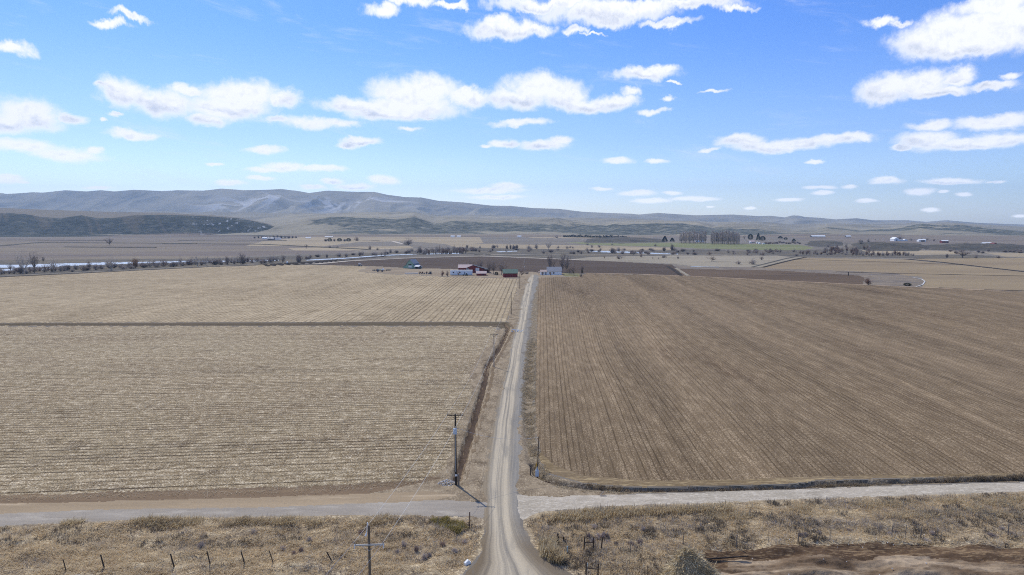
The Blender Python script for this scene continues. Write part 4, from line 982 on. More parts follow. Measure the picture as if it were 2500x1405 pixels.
for i in range(70):
    x = -40+i*10.4+rnd.uniform(-4, 4); yb = np.interp(x, [-60, 0, 161, 390, 520, 650, 760], [676, 673, 666, 654.5, 649, 645, 641.5])-rnd.uniform(1, 7)
    if 735 < x: break
    plant(rnd.choice(['shrub', 'shrub', 'dshrub', 'shrub']), x, yb, rnd.uniform(11, 22), 'leafless grey-brown shrub in the hedge-like band on the near bank of the left river reach', group='shrubs along the near bank of the left river reach', wpx=rnd.uniform(18, 32))
for i in range(44):
    x = rnd.uniform(745, 1240); yb = np.interp(x, [745, 850, 1000, 1100, 1240], [633, 627, 617, 613, 616])+rnd.uniform(-3, 2)
    plant(rnd.choice(['shrub', 'shrub', 'dshrub']), x, yb, rnd.uniform(7, 13), 'low grey shrub in the brush along the river left of the farm drive', group='low shrubs along the river left of the drive', wpx=rnd.uniform(12, 22))
for i in range(64):
    x = rnd.uniform(1250, 1960); yb = np.interp(x, [1250, 1400, 1520, 1660, 1800, 1960], [619, 621, 620, 621, 623, 624])+rnd.uniform(-9, 2)
    plant(rnd.choice(['shrub', 'shrub', 'dshrub']), x, yb, rnd.uniform(6, 10), 'low purplish shrub in the brush band between the flood flat and the green field', group='low shrubs along the river right of the drive', wpx=rnd.uniform(12, 22))
for i in range(10):
    plant('shrub', rnd.uniform(1195, 1470), 606+rnd.uniform(-1, 3), rnd.uniform(6, 11), 'grey bush scattered along the pale band beyond the farm trees', group='bushes scattered on the pale band', wpx=rnd.uniform(9, 15), idx=0)
for i in range(30):
    x = 1660+i*2.2+rnd.uniform(-1, 1)
    plant('poplar', x, 595+rnd.uniform(-1.5, .5), rnd.uniform(24, 35), 'bare upright poplar in the left grove standing around the far white house', group='left grove of bare poplars', wpx=rnd.uniform(7.5, 10))
for i in range(40):
    x = 1736+i*1.78+rnd.uniform(-1, 1); e = min(1, (1815-x)/28)
    plant('poplar', x, 597+rnd.uniform(-1.5, .5), rnd.uniform(27, 36)*(.65+.35*e), 'bare upright poplar in the dense right grove above the green field', group='dense right grove of bare poplars', wpx=rnd.uniform(7.5, 10))
for i in range(34):
    x = 1376+i*4.6+rnd.uniform(-1, 1)
    if 1528 < x < 1536: continue
    plant('con' if rnd.random() < .5 else 'rcon', x, 579.8+(x-1376)*.018, rnd.uniform(4.5, 7.5), 'small dark juniper in the long row at the foot of the hills', cat='tree', group='row of junipers along the hill foot', wpx=rnd.uniform(5, 8))
for i in range(34):
    x = rnd.uniform(2015, 2130); y = rnd.uniform(604, 622)
    plant(rnd.choice(['shrub', 'shrub', 'red']), x, y, rnd.uniform(10, 17), 'grey bare thicket tree left of the dark mound on the right plain', cat='tree', group='thicket left of the dark mound', wpx=rnd.uniform(10, 16))
for i in range(22):
    x = 2085+i*7.0+rnd.uniform(-3, 3)
    plant(rnd.choice(['shrub', 'red', 'shrub']), x, 624.5+rnd.uniform(-1, 1), rnd.uniform(9, 18)*(1-.4*max(0, (i-14)/8)), 'leafless riverside tree in the row in front of the pale right-hand pasture', cat='tree', group='row of riverside trees before the right pasture', wpx=rnd.uniform(9, 14))
for i in range(20):
    x = 1955+i*6+rnd.uniform(-3, 3)
    plant(rnd.choice(['red', 'shrub']), x, 621+rnd.uniform(-3, 3), rnd.uniform(8, 13), 'brown-tipped willow shrub between the green field and the right thicket', group='willow shrubs right of the green field', wpx=rnd.uniform(10, 15))
for i in range(16):
    x = 2370+rnd.uniform(-60, 130)
    plant('dshrub', x, 617+rnd.uniform(-5, 3), rnd.uniform(5, 8), 'dark low sage bush on the dark bank below the far right farm', group='sage bushes on the dark right bank', wpx=rnd.uniform(10, 18))
for i in range(16):
    x = 1870+i*5.5; 
    plant('dshrub', x, 596+rnd.uniform(-3, 1), rnd.uniform(4, 6), 'grey scrub bush in the hollow right of the far homestead', group='scrub right of the far homestead', wpx=rnd.uniform(9, 14))
for i in range(12):
    x = 622+i*9.2; zz = None
    plant('dshrub', x, 583+rnd.uniform(-1.5, .5), rnd.uniform(5, 10), 'dark tree at the foot of the bluff beside the far left farmstead', cat='tree', group='trees round the far left farmstead', wpx=rnd.uniform(8, 12))
# unused prototypes must not stay in the scene
for k, L in PR.items():
    for p in L:
        if not p['_used']:
            for c in list(p.children): bpy.data.objects.remove(c)
            bpy.data.objects.remove(p)
for o in bpy.data.objects:
    for k in ('_w', '_h', '_used'):
        if k in o: del o[k]
# ------------------------------------------------------------------ buildings
WHITE = paint('white_siding', '#f2f2f0', var=.04); GREYROOF = paint('grey_shingles', '#8d8d90', var=.12, scale=2); REDW = paint('red_boards', '#7a2e2c', var=.25, scale=1.2, stretch=(4, 4, .6))
GREENROOF = paint('green_metal_roof', '#5e7562', var=.12, scale=1, rough=.5); PINKROOF = paint('faded_pink_roof', '#c3aca2', var=.1, scale=1); DARKROOF = paint('dark_grey_roof', '#55565a', var=.2)
GREENW = paint('pale_green_boards', '#92b09b', var=.25, scale=1.2, stretch=(3, 3, .5)); GLASS = paint('dark_window_glass', '#22272c', rough=.15, spec=.6, var=.0); TRIM = paint('white_trim', '#e6e6e2', var=.04)
STEEL = paint('galvanised_steel', '#a9adb0', rough=.45, metal=.4, var=.1); DARKW = paint('weathered_dark_wood', '#3a322a', var=.3, scale=4, stretch=(5, 5, .5)); GREYW = paint('weathered_grey_wood', '#7d7264', var=.3, scale=4, stretch=(5, 5, .5))
RUST = paint('rusty_steel', '#5a3a2a', var=.3); RUBBER = paint('black_rubber', '#1b1b1c', var=.1); YEL = paint('yellow_plastic', '#d0a02c', var=.1); BOXG = paint('pale_blue_grey_box', '#b8c4cd', rough=.4, var=.06); PLW = paint('white_plastic', '#e9e9e6', var=.04, rough=.4)
BROWNW = paint('brown_pole_wood', '#4b3c2f', var=.25, scale=3, stretch=(6, 6, .4)); PALEW = paint('pale_pole_wood', '#a69a8c', var=.2, scale=3, stretch=(6, 6, .4)); YELLOWS = paint('yellow_siding', '#c9b06a', var=.08)
def gable(name, label, cat, x, y, w, dpt, hw, hr, wall, roof, yaw=0, ridge='x', over=.35, group=None, doors=(), windows=(), z=0, eave_th=.14):
    """x,y: centre of the front wall on the ground; front looks to -y; ridge along x or y"""
    t = thing(name, label, cat, (x, y, z), yaw, group)
    m = MB(); m.box(-w/2, w/2, 0, dpt, -.4, hw)
    if ridge == 'x': m.prism([(0, hw), (dpt, hw), (dpt/2, hw+hr-.08)], -w/2+.02, w/2-.02, Matrix(((0, 1, 0, 0), (1, 0, 0, 0), (0, 0, 1, 0), (0, 0, 0, 1))))
    else: m.prism([(-w/2, hw), (w/2, hw), (0, hw+hr-.08)], .02, dpt-.02)
    wl = m.build('wall', wall, t)
    r = MB(); T = eave_th
    if ridge == 'x':
        k = hr/(dpt/2)
        pf = [(-over, hw-over*k+T), (dpt/2, hw+hr+T), (dpt+over, hw-over*k+T), (dpt+over, hw-over*k), (dpt/2, hw+hr), (-over, hw-over*k)]
        r.prism(pf, -w/2-over, w/2+over, Matrix(((0, 1, 0, 0), (1, 0, 0, 0), (0, 0, 1, 0), (0, 0, 0, 1))))
    else:
        k = hr/(w/2)
        pf = [(-w/2-over, hw-over*k), (0, hw+hr), (w/2+over, hw-over*k), (w/2+over, hw-over*k+T), (0, hw+hr+T), (-w/2-over, hw-over*k+T)]
        r.prism(pf, -over, dpt+over)
    rf = r.build('roof', roof, t)
    for d in doors:
        x0, x1, z1 = d[:3]; mm = d[3] if len(d) > 3 else TRIM
        q = MB(); q.box(x0, x1, -.06, .02, 0, z1); dd = q.build('door', mm, t)
        if x1-x0 < 1.4:
            q = MB(); q.box(x1-.2, x1-.12, -.12, -.06, z1*.45, z1*.5); q.build('handle', DARKW, dd)
    for (x0, x1, z0, z1) in windows:
        q = MB(); q.box(x0, x1, -.05, .02, z0, z1); ww = q.build('window', GLASS, t)
        q = MB(); e = .08
        for b_ in ((x0-e, x1+e, z1, z1+e), (x0-e, x1+e, z0-e, z0), (x0-e, x0, z0, z1), (x1, x1+e, z0, z1), ((x0+x1)/2-.03, (x0+x1)/2+.03, z0, z1)): q.box(b_[0], b_[1], -.09, .0, b_[2], b_[3])
        q.build('frame', TRIM, ww)
    return t, wl, rf
def ctr(pxa, pxb, py): 
    a = G((pxa+pxb)/2, py); return a, (pxb-pxa)/F*a[1]
# white farmhouse
(a, wd) = ctr(1336, 1371, 671.5)
t, wl, rf = gable('farmhouse', 'white farmhouse with a grey gable roof under tall bare trees', 'house', a[0], a[1], wd, 8.5, 2.9, 2.9, WHITE, GREYROOF, windows=((-3.9, -2.7, .9, 2.0), (-1.2, .0, .9, 2.0)), yaw=.0)
q = MB(); q.box(-.35, .35, 4.4, 5.1, 5.0, 6.4); q.build('chimney', paint('brick_chimney', '#6c4b42'), rf)
g = 5.2; q = MB(); q.box(-wd/2-g, -wd/2-.003, .05, 6.2, -.4, 2.4); q.build('wing_wall', WHITE, t)
q = MB(); q.prism([(-.5, 2.35), (3.1, 3.7), (6.5, 2.35), (6.5, 2.22), (3.1, 3.57), (-.5, 2.22)], -wd/2-g-.3, -wd/2-.01, Matrix(((0, 1, 0, 0), (1, 0, 0, 0), (0, 0, 1, 0), (0, 0, 0, 1)))); q.build('wing_roof', paint('tan_shingles', '#a8958a', var=.12), t)
q = MB(); q.box(-wd/2-4.2, -wd/2-2.9, -.02, .06, .9, 1.9); wq = q.build('window', GLASS, t)
q = MB(); q.box(-wd/2-4.3, -wd/2-2.8, -.05, .03, 1.9, 2.0); q.build('frame', TRIM, wq)
q = MB(); q.box(-wd/2-1.5, -wd/2-.6, -.0, .07, 0, 2.05); dq = q.build('door', paint('grey_door', '#8b8f93'), t)
q = MB(); q.box(-wd/2-g-1.6, -wd/2-g+.2, 1.5, 4.5, 2.05, 2.2); [q.tube((-wd/2-g-1.5, yy, -.1), (-wd/2-g-1.5, yy, 2.06), .06) for yy in (1.7, 4.3)]; q.build('porch', PINKROOF, t)
ribbon('garden_wall', [(1322, 674.2), (1352, 675.2), (1410, 677.4)], .5, .6, M['concrete'], .45, kind=None, n=3)
o = COL.objects[-1] if False else bpy.data.objects['garden_wall']; tag(o, 'low white edging between the farmhouse yard and the ploughed field', 'edging')
# red shed, green roof
(a, wd) = ctr(1227, 1262, 677.5)
gable('shed', 'dark red shed with a green metal roof beside the gravel drive', 'shed', a[0]+.5, a[1], wd, 7.5, 3.0, 2.6, REDW, GREENROOF, yaw=.06, doors=((-4.2, -3.0, 2.2, REDW),), windows=())
# red barn: left wing and main gable
(a, wd) = ctr(1118, 1151, 667)
t, wl, rf = gable('barn', 'rambling red barn with pink wing roof and long dark lean-to', 'barn', a[0], a[1]+4, wd, 8, 3.9, 2.3, REDW, PINKROOF)
mx = wd/2+1.2
q = MB(); q.prism([(mx-4.5, -.4), (mx+9, -.4), (mx+9, 2.7), (mx, 5.9), (mx-4.5, 4.1)], -1.5, 7, None); q.build('gable_wall', REDW, t)
q = MB(); q.prism([(mx-5, 3.95), (mx, 5.95), (mx+13.5, 2.0), (mx+13.5, 2.2), (mx, 6.15), (mx-5, 4.15)], -1.8, 7.4); q.build('lean_to_roof', DARKROOF, t)
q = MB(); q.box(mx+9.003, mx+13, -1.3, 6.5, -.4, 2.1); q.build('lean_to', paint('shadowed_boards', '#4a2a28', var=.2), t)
for k in range(2):
    q = MB(); q.box(mx+2.0+k*1.5, mx+3.4+k*1.5, -1.62, -1.503, 1.0, 3.9); q.build('door', TRIM, t)
q = MB(); q.box(mx-5.6, mx-3.2, -1.55, -1.45, 1.5, 3.5); q.build('panel', paint('grey_tin', '#8c9092'), t)
# little shed before the barn
(a, wd) = ctr(1163, 1187, 673.5)
t, _, _ = gable('shed', 'little low red shed with a pale pink roof just right of the white trailer', 'shed', a[0], a[1], wd, 5, 1.7, 1.5, REDW, PINKROOF, doors=((1.0, 2.0, 1.5, paint('dark_door', '#3a2222')),))
# white trailer
(a, wd) = ctr(1099, 1153, 672.5)
t = thing('trailer_home', 'long flat-roofed white trailer standing in front of the red barn', 'trailer', a)
q = MB(); q.box(-wd/2, wd/2, 0, 3.2, .35, 3.6); q.build('wall', paint('pale_blue_white_siding', '#e6edf0', var=.05, stretch=(4, 1, 1)), t)
q = MB(); q.box(-wd/2-.15, wd/2+.15, -.15, 3.35, 3.603, 3.85); q.build('roof', TRIM, t)
q = MB(); q.box(-wd/2+.2, wd/2-.2, .15, 3.0, -.1, .34); q.build('skirt', DARKROOF, t)
q = MB(); q.box(wd/2-1.0, wd/2-.75, -.04, .0, .4, 3.55); q.build('corner_trim', STEEL, t)
q = MB(); q.box(2.2, 3.1, -.05, .0, .5, 2.5); dd = q.build('door', paint('grey_door', '#8b8f93'), t)
q = MB(); q.box(2.9, 3.0, -.1, -.05, 1.4, 1.5); q.build('handle', DARKW, dd)
for x0 in (-6.5, -1.6):
    q = MB(); q.box(x0, x0+1.1, -.05, .0, 1.6, 2.6); ww = q.build('window', GLASS, t)
    q = MB(); q.box(x0-.07, x0+1.17, -.08, -.0, 2.6, 2.68); q.build('frame', TRIM, ww)
# green barn
(a, wd) = ctr(991, 1011, 656)
t = thing('barn', 'weathered pale green barn with a steep grey roof and sloping side sheds', 'barn', a, -.38)
S = .95
q = MB(); q.prism([(-3.2*S, -.4), (3.2*S, -.4), (3.2*S, 5.0*S), (0, 8.1*S), (-3.2*S, 5.0*S)], 0, 10*S); q.build('wall', GREENW, t)
q = MB(); q.prism([(-3.9*S, 4.3*S), (0, 8.1*S), (3.9*S, 4.3*S), (3.9*S, 4.5*S), (0, 8.32*S), (-3.9*S, 4.5*S)], -.5, 10.5*S); q.build('roof', paint('grey_barn_roof', '#7d8288', var=.15, rough=.5), t)
for s in (-1, 1):
    q = MB(); pf = [(s*3.203*S, -.4), (s*7.3*S, -.4), (s*7.3*S, 1.3*S), (s*3.203*S, 4.0*S)]
    q.prism(pf if s > 0 else pf[::-1], .3, 9.5*S); q.build('side_shed', GREENW, t)
    q = MB(); pf = [(s*3.22*S, 4.02*S), (s*7.8*S, 1.0*S), (s*7.8*S, 1.18*S), (s*3.22*S, 4.2*S)]
    q.prism(pf if s > 0 else pf[::-1], 0, 9.9*S); q.build('side_roof', paint('grey_barn_roof', '#7d8288'), t)
q = MB(); q.box(-1.5, 1.7, -.06, .0, .9, 2.5); q.build('door', TRIM, t)
q = MB(); q.box(-1.5, 1.5, -.06, .0, 2.9, 4.0); ww = q.build('window', GLASS, t); q = MB(); q.box(-.06, .06, -.1, -.0, 2.9, 4.0); q.build('frame', GREENW, ww)
q = MB(); q.box(-.5, .5, -.05, .0, 5.4, 6.3); q.build('loft_hatch', paint('faded_green', '#7a9684'), t)
a = G(1017.5, 656.8)
gable('shed', 'small white-roofed shed beside the green barn', 'shed', a[0], a[1], 4.0, 4.5, 2.0, .7, DARKROOF, TRIM, yaw=-.38, doors=((-1.3, .9, 1.7, RUBBER),))
# distant buildings
def far_gable(name, label, cat, pxa, pxb, py, hwpx, hrpx, wall, roof, dp=None, ridge='x', z=None, **kw):
    g, wd = ctr(pxa, pxb, py); s = g[1]/F
    return gable(name, label, cat, g[0], g[1], wd, dp or wd*.6, hwpx*s, hrpx*s, wall, roof, ridge=ridge, z=g[2] if z is None else z, over=.4, **kw)
far_gable('barn', 'tall white barn at the left end of the white farm on the right plain', 'barn', 2183, 2195, 589, 5.0, 4.0, WHITE, TRIM, ridge='y', dp=18, doors=((-2, 2, 4, GREYROOF),))
far_gable('long_shed', 'low grey shed joining the white barn on the right plain', 'shed', 2195, 2206, 589, 2.6, 1.6, WHITE, GREYROOF, dp=9, windows=((-2, -1, 1, 2),))
far_gable('house', 'small white house at the right end of the white farm on the right plain', 'house', 2206, 2216, 589, 2.6, 2.2, WHITE, TRIM, ridge='y', dp=10, windows=((-1.5, -.5, 1, 2), (1, 2, 1, 2)))
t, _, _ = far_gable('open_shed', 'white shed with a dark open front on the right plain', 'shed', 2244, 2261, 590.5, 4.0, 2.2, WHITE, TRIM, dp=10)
q = MB(); q.box(-3.6, 5.0, -.12, -.003, .1, 3.0); q.build('opening_shade', RUBBER, t)  # black slab on the front wall, painted shade of the open interior
far_gable('shed', 'red shed with a pale roof standing alone on the right plain', 'shed', 2300, 2316, 593.5, 4.4, 2.2, REDW, TRIM, dp=9, doors=((1, 4, 3, DARKROOF),))
t, _, _ = far_gable('farmhouse', 'long white house with a pale roof at the far right farm', 'house', 2401, 2424, 600, 5, 2.4, WHITE, TRIM, dp=10, doors=((-6, -4.5, 3), (4, 6, 3, GREYROOF)), windows=((-10, -8.6, 1.5, 3), (-2.6, -1.2, 1.5, 3), (1, 2.2, 1.5, 3)))
far_gable('barn', 'dark red gabled barn joined to the long white house at the far right farm', 'barn', 2424.5, 2436, 600.5, 4.4, 2.6, REDW, REDW, ridge='y', dp=12, doors=((-3, 3, 2.2, TRIM),))
far_gable('cabin', 'yellow steep-roofed cabin at the far right farm', 'cabin', 2438, 2447, 602, 1.2, 6.0, YELLOWS, DARKROOF, ridge='y', dp=9, windows=((-1.2, 1.2, 1.8, 3),))
far_gable('hut', 'little white hut, rightmost of the far right farm', 'hut', 2459, 2468, 602, 2.2, 2.0, WHITE, TRIM, ridge='y', dp=5, doors=((-.6, .6, 1.8, GREYROOF),))
far_gable('long_shed', 'very long low white shed at the foot of the right hills', 'shed', 1983, 2016, 579.8, 2.0, 2.6, DARKROOF, TRIM, dp=16, doors=((-20, -14, 2.2, RUBBER),))
far_gable('long_shed', 'short low white shed right of the very long one at the hill foot', 'shed', 2066, 2078, 580, 2.0, 2.4, DARKROOF, TRIM, dp=10, doors=((-2, 2, 2.2, RUBBER),))
far_gable('house', 'tall white house seen between the trunks of the left poplar grove', 'house', 1698, 1708, 591.5, 7.5, 2.5, WHITE, GREYROOF, dp=9, windows=((-3, -1.8, 4, 5.6), (1.4, 2.6, 4, 5.6), (-3, -1.8, 1, 2.6)))
far_gable('house', 'white house at the right edge of the left poplar grove', 'house', 1711, 1720, 591, 4.5, 2.5, WHITE, GREYROOF, dp=8, windows=((-2, -.8, 1.4, 2.8),))
far_gable('house', 'pale far homestead house, left one under the evergreens', 'house', 1829, 1843, 593, 2.4, 2.6, GREYROOF, PINKROOF, dp=9, windows=((-3, -2, 1, 2),))
for i, (x, y, w_, h_) in enumerate(((1831, 594.5, 4, 3), (1848, 595, 4, 3), (1853, 596.5, 4, 3.4), (1862, 597, 6, 2.2))):
    far_gable('hut', ('tiny white hut left of the far homestead cluster', 'tiny white hut second from the left in the far homestead cluster', 'taller tiny white hut in the middle of the far homestead cluster', 'wide tiny white hut right in the far homestead cluster')[i], 'hut', x, x+w_, y, h_, 1, WHITE, TRIM, dp=4, ridge='y', doors=((-.4, .4, 1.8, GREYROOF),))
ribbon('white_fence', [(1896, 598.5), (1912, 599.6), (1942, 601)], 1.2, 1.2, M['concrete'], 1.2, kind=None, n=2); tag(bpy.data.objects['white_fence'], 'long low white wall beyond the green field corner', 'wall')
far_gable('house', 'white farm building with a pale roof, left one at the bluff foot', 'house', 640, 651, 584.5, 3, 2.2, WHITE, TRIM, dp=9, windows=((-3, -2, 1, 2),))
far_gable('shed', 'wide dark-fronted shed in the middle of the farmstead at the bluff foot', 'shed', 653, 668, 586, 3.4, 1.6, DARKROOF, TRIM, dp=9, doors=((-3, 3, 3, RUBBER),))
far_gable('house', 'white farm building right of the dark-fronted shed at the bluff foot', 'house', 671, 684, 585.5, 3, 1.8, WHITE, GREYROOF, dp=9, windows=((1, 2, 1, 2),))
far_gable('long_shed', 'low white shed alone at the left start of the pale pasture', 'shed', 746, 758, 582.4, 1.8, 1.2, TRIM, TRIM, dp=8, doors=((-1, 1, 1.6, GREYROOF),))
far_gable('long_shed', 'long low grey-white shed further right on the edge of the pale pasture', 'shed', 793, 812, 580.2, 1.3, 1.0, GREYROOF, TRIM, dp=8, doors=((-1, 1, 1.6, GREYROOF),))
for i, x in enumerate((1105, 1120, 1268)):
    g = G(x, 580); gable('house', ('faint white house at the hill foot above the large round thicket', 'faint white house second at the hill foot above the large round thicket', 'small white house at the hill foot left of the pale hill terrace')[i], 'house', g[0], g[1], 12, 8, 3, 2.5, WHITE, TRIM, windows=((-4, -3, 1, 2),), z=g[2])
# dark frame on the far terrace
g = G(1357, 581); t = thing('loader', 'dark angular machine standing on the far pale terrace', 'machine', g)
q = MB(); q.tube((-7, 0, 0), (4, 0, 7), .5); q.tube((4, 0, 7), (5, 0, 0), .5); q.build('boom', DARKROOF, t)
q = MB(); q.box(-1, 6, -1.5, 1.5, 0, 2.6); q.build('body', DARKROOF, t)
# ------------------------------------------------------------------ poles and wires
def insul(mb, x, y, z): mb.tube((x, y, z), (x, y, z+.1), .05, .05, 6); mb.tube((x, y, z+.1), (x, y, z+.22), .07, .045, 6)
def pole(px, py, h, label, armw=None, armz=.2, r=.15, mat=None, yaw=0.0, lean=0, xyz=None, armmat=None):
    a = xyz or G(px, py); t = thing('utility_pole', label, 'utility pole', a, yaw)
    q = MB(); q.tube((0, 0, -.5), (lean, 0, h), r*1.15, r*.75, 8); q.build('post', mat or BROWNW, t)
    if armw:
        q = MB(); q.box(-armw/2, armw/2, -.16, -.06, h-armz-.07, h-armz+.07); q.tube((-armw*.28, -.12, h-armz), (0, -.12, h-armz-.6), .025); q.tube((armw*.28, -.12, h-armz), (0, -.12, h-armz-.6), .025); ar = q.build('crossarm', armmat or mat or BROWNW, t)
        for s in (-.46, 0.0 if armz > .4 else .3, .46):
            q = MB(); insul(q, s*armw, -.11, h-armz+.07); q.build('insulator', GREYW, ar)
    return t, a
tA, aA = pole(1113, 1184, 10.6, 'dark wooden pole with a crossarm and pale box beside the road junction', 2.4, .12, .16, DARKW)
q = MB(); q.box(-.30, .22, -.42, -.17, 7.7, 8.55); q.build('transformer_box', BOXG, tA)
q = MB(); q.box(-.12, .26, -.22, -.18, 1.35, 1.65); q.build('sign_plate', PLW, tA)
q = MB(); q.tube((0, -.19, 2.0), (0, -.19, 7.7), .035); q.build('conduit', STEEL, tA)
q = MB(); q.tube((.42, -.35, -.4), (.40, -.32, 1.75), .16, .15, 8); o = q.build('stub_post', GREYW); o.location = aA; tag(o, 'short thick grey post right at the foot of the dark pole', 'post')
tB, aB = pole(1206, 896, 9.0, 'pale grey pole with a small dark crossarm on the verge before the drive bends', 2.1, .3, .13, PALEW, armmat=DARKW)
tC, aC = pole(1248, 768, 9.6, 'dark pole without a crossarm at the right edge of the upper stubble field', None, 0, .14)
tD, aD = pole(1269, 706, 10.8, 'slim dark pole next to the drive just below the green-roofed shed', None, 0, .13)
tE, aE = pole(1281, 667, 11.5, 'tall whitish pole beyond the end of the gravel drive', None, 0, .13, PALEW)
q = MB(); q.box(-.5, -.15, -.2, .1, 4.5, 5.4); q.build('box', PLW, tE)
xF = -13.7; aF = (xF, 63.0, 0.0)
tF, aF = pole(0, 0, 9.4, 'nearest wooden pole with a pale steel crossarm in the dry grass', 2.9, 1.9, .14, paint('grey_brown_pole', '#6a5c4b', var=.25, scale=3, stretch=(6, 6, .4)), xyz=aF, armmat=paint('pale_wood_arm', '#b5b0a6', var=.15), yaw=.05)
q = MB(); q.tube((-.22, -.1, 8.5), (-.12, -.1, 9.55), .05, .03); insul(q, -.12, -.1, 9.5); q.tube((-.32, -.12, 8.4), (-.2, -.12, 8.7), .1, .06); q.build('insulator', PLW, tF)
for s in (-1.4, 1.35):
    q = MB(); q.tube((s, -.15, 7.15), (s+.03, -.15, 7.6), .045, .035); q.build('insulator', PLW, tF)
aR = G(1311, 1160); tR, aR = pole(0, 0, 6.9, 'thin brown pole with a pale meter box at the corner of the ploughed field', None, 0, .075, BROWNW, lean=.25, xyz=aR)
q = MB(); q.box(-.26, .26, -.34, -.1, .75, 1.75); q.tube((0, -.2, 1.75), (0, -.2, 2.2), .06); q.box(-.1, .1, -.26, -.14, 1.75, 1.95); q.build('meter_box', BOXG, tR)
g = G(1309.5, 1156); t = thing('marker_post', 'yellow flag-like marker beside the pale meter box', 'marker', g); q = MB(); q.tube((-.05, 0, 0), (-.05, 0, 2.5), .03); q.build('rod', YEL, t); q = MB(); q.prism([(-.12, 2.1), (.08, 2.1), (-.02, 2.7)], -.03, .03); q.build('marker_tip', YEL, t)
q = MB(); q.tube((0, 0, -.3), (.0, 0, 1.15), .08, .07, 7); o = q.build('post', DARKW); o.location = G(1295, 1161); tag(o, 'short dark wooden post left of the pale meter box', 'post')
q = MB(); q.tube((0, 0, -.2), (.0, 0, 1.6), .07, .07, 6); o = q.build('marker_post', paint('orange_marker', '#c08a4a')); o.location = G(1277, 921); tag(o, 'thin orange marker at the right edge of the gravel drive', 'marker')
t = thing('culvert', 'dark water culvert with pipes in the ditch below the meter box', 'culvert', G(1330, 1172))
q = MB(); q.tube((-1.0, .6, -.1), (.6, -.1, -.15), .22, .22, 10); q.build('pipe', RUBBER, t); q = MB(); q.tube((.3, -.1, -.5), (.3, -.1, .55), .05); q.tube((-.5, .3, .45), (.9, -.2, .35), .06); q.build('rail', RUST, t)
def wire(p, q_, sag, label, r=.014, grp='overhead wires between the poles'):
    m = MB(); n = 14; pts = []
    for i in range(n+1):
        t_ = i/n; pts.append(Vector(p).lerp(Vector(q_), t_)-Vector((0, 0, sag*4*t_*(1-t_))))
    for a_, b_ in zip(pts[:-1], pts[1:]): m.tube(a_, b_, r, r, 3, cap=False)
    return tag(m.build('overhead_wire', STEEL), label, 'wire', grp)
aFv, aAv, aBv, aCv, aDv, aEv = [Vector(a_) for a_ in (aF, aA, aB, aC, aD, aE)]
for s in (-1.0, 1.0):
    wire(aFv+Vector((s*1.4, -.1, 7.8)), aAv+Vector((s*1.1, -.1, 10.7)), .5, 'thin wire from the nearest pole to the dark pole at the junction')
    wire(aAv+Vector((s*1.1, -.1, 10.7)), aBv+Vector((s*.95, -.1, 8.9)), 1.2, 'thin wire from the dark junction pole to the pale grey pole')
    wire(aFv+Vector((s*1.4, -.1, 7.8)), Vector((aF[0]+s*1.4-5, 20, 12)), .5, 'thin wire running from the nearest pole out under the camera')
wire(aBv+Vector((0, -.1, 9.0)), aCv+Vector((0, 0, 9.5)), 1.2, 'thin wire from the pale grey pole to the pole by the upper stubble')
wire(aCv+Vector((0, 0, 9.5)), aDv+Vector((0, 0, 10.7)), 1.2, 'thin wire along the drive towards the farmyard')
wire(aDv+Vector((0, 0, 10.7)), aEv+Vector((0, 0, 11)), 1.5, 'thin wire over the farmyard entrance')
wire(aAv+Vector((.1, 0, 8.6)), Vector(aR)+Vector((.25, 0, 6.8)), .9, 'dark cable sagging across the gravel drive to the thin brown pole', r=.02)
# ------------------------------------------------------------------ fences and posts
def fence(name, label, specs, mat, wires=2, wr=.0035):
    g0 = G(specs[0][0], specs[0][1]); t = thing(name, label, 'fence', g0)
    tops = []
    for (px, py, hpx, lean, r) in specs:
        g = Vector(G(px, py))-Vector(g0); hm_ = hpx/F*math.hypot(g.y+g0[1], CAMH)*1.08
        q = MB(); top = Vector((lean, 0, hm_)); q.tube((0, 0, -.3), top, r, r*.85, 7); o = q.build('post', mat, t); o.location = g
        tops.append((g, top, hm_))
    for k in range(wires):
        q = MB(); f = .95-.42*k
        for (g1, t1, h1), (g2, t2, h2) in zip(tops[:-1], tops[1:]):
            q.tube(g1+t1*f, g2+t2*f, wr, wr, 3, cap=False)
        q.build('wire', GREYW, t)
    return t
fence('wire_fence', 'old wire fence with leaning dark posts in the dry grass left of the drive',
      [(-60, 1396, 26, -.3, .055), (163, 1390, 27, -.35, .06), (256, 1386, 30, -.4, .085), (426, 1377, 29, -.4, .085), (514, 1373, 28, -.35, .075), (599, 1371, 28, -.45, .075), (669, 1369, 28, -.5, .055), (815, 1364, 24, -.8, .075)], DARKW, 1)
fence('wire_fence', 'wire fence with thin and thick posts running to the right beyond the dark mud',
      [(1538, 1340, 22, .1, .03), (1667, 1326, 20, .1, .05), (1729, 1326, 22, .1, .025), (1797, 1331, 30, .1, .075), (1876, 1326, 26, .02, .025), (1948, 1322, 26, .1, .065), (2027, 1316, 26, .02, .025), (2146, 1312, 24, .02, .03), (2176, 1311, 27, .12, .07), (2210, 1310, 27, .1, .05), (2247, 1310, 27, .12, .07), (2288, 1309, 26, .03, .03), (2404, 1310, 24, .02, .03), (2461, 1303, 25, .03, .075), (2640, 1296, 25, .03, .06)], GREYW, 2)
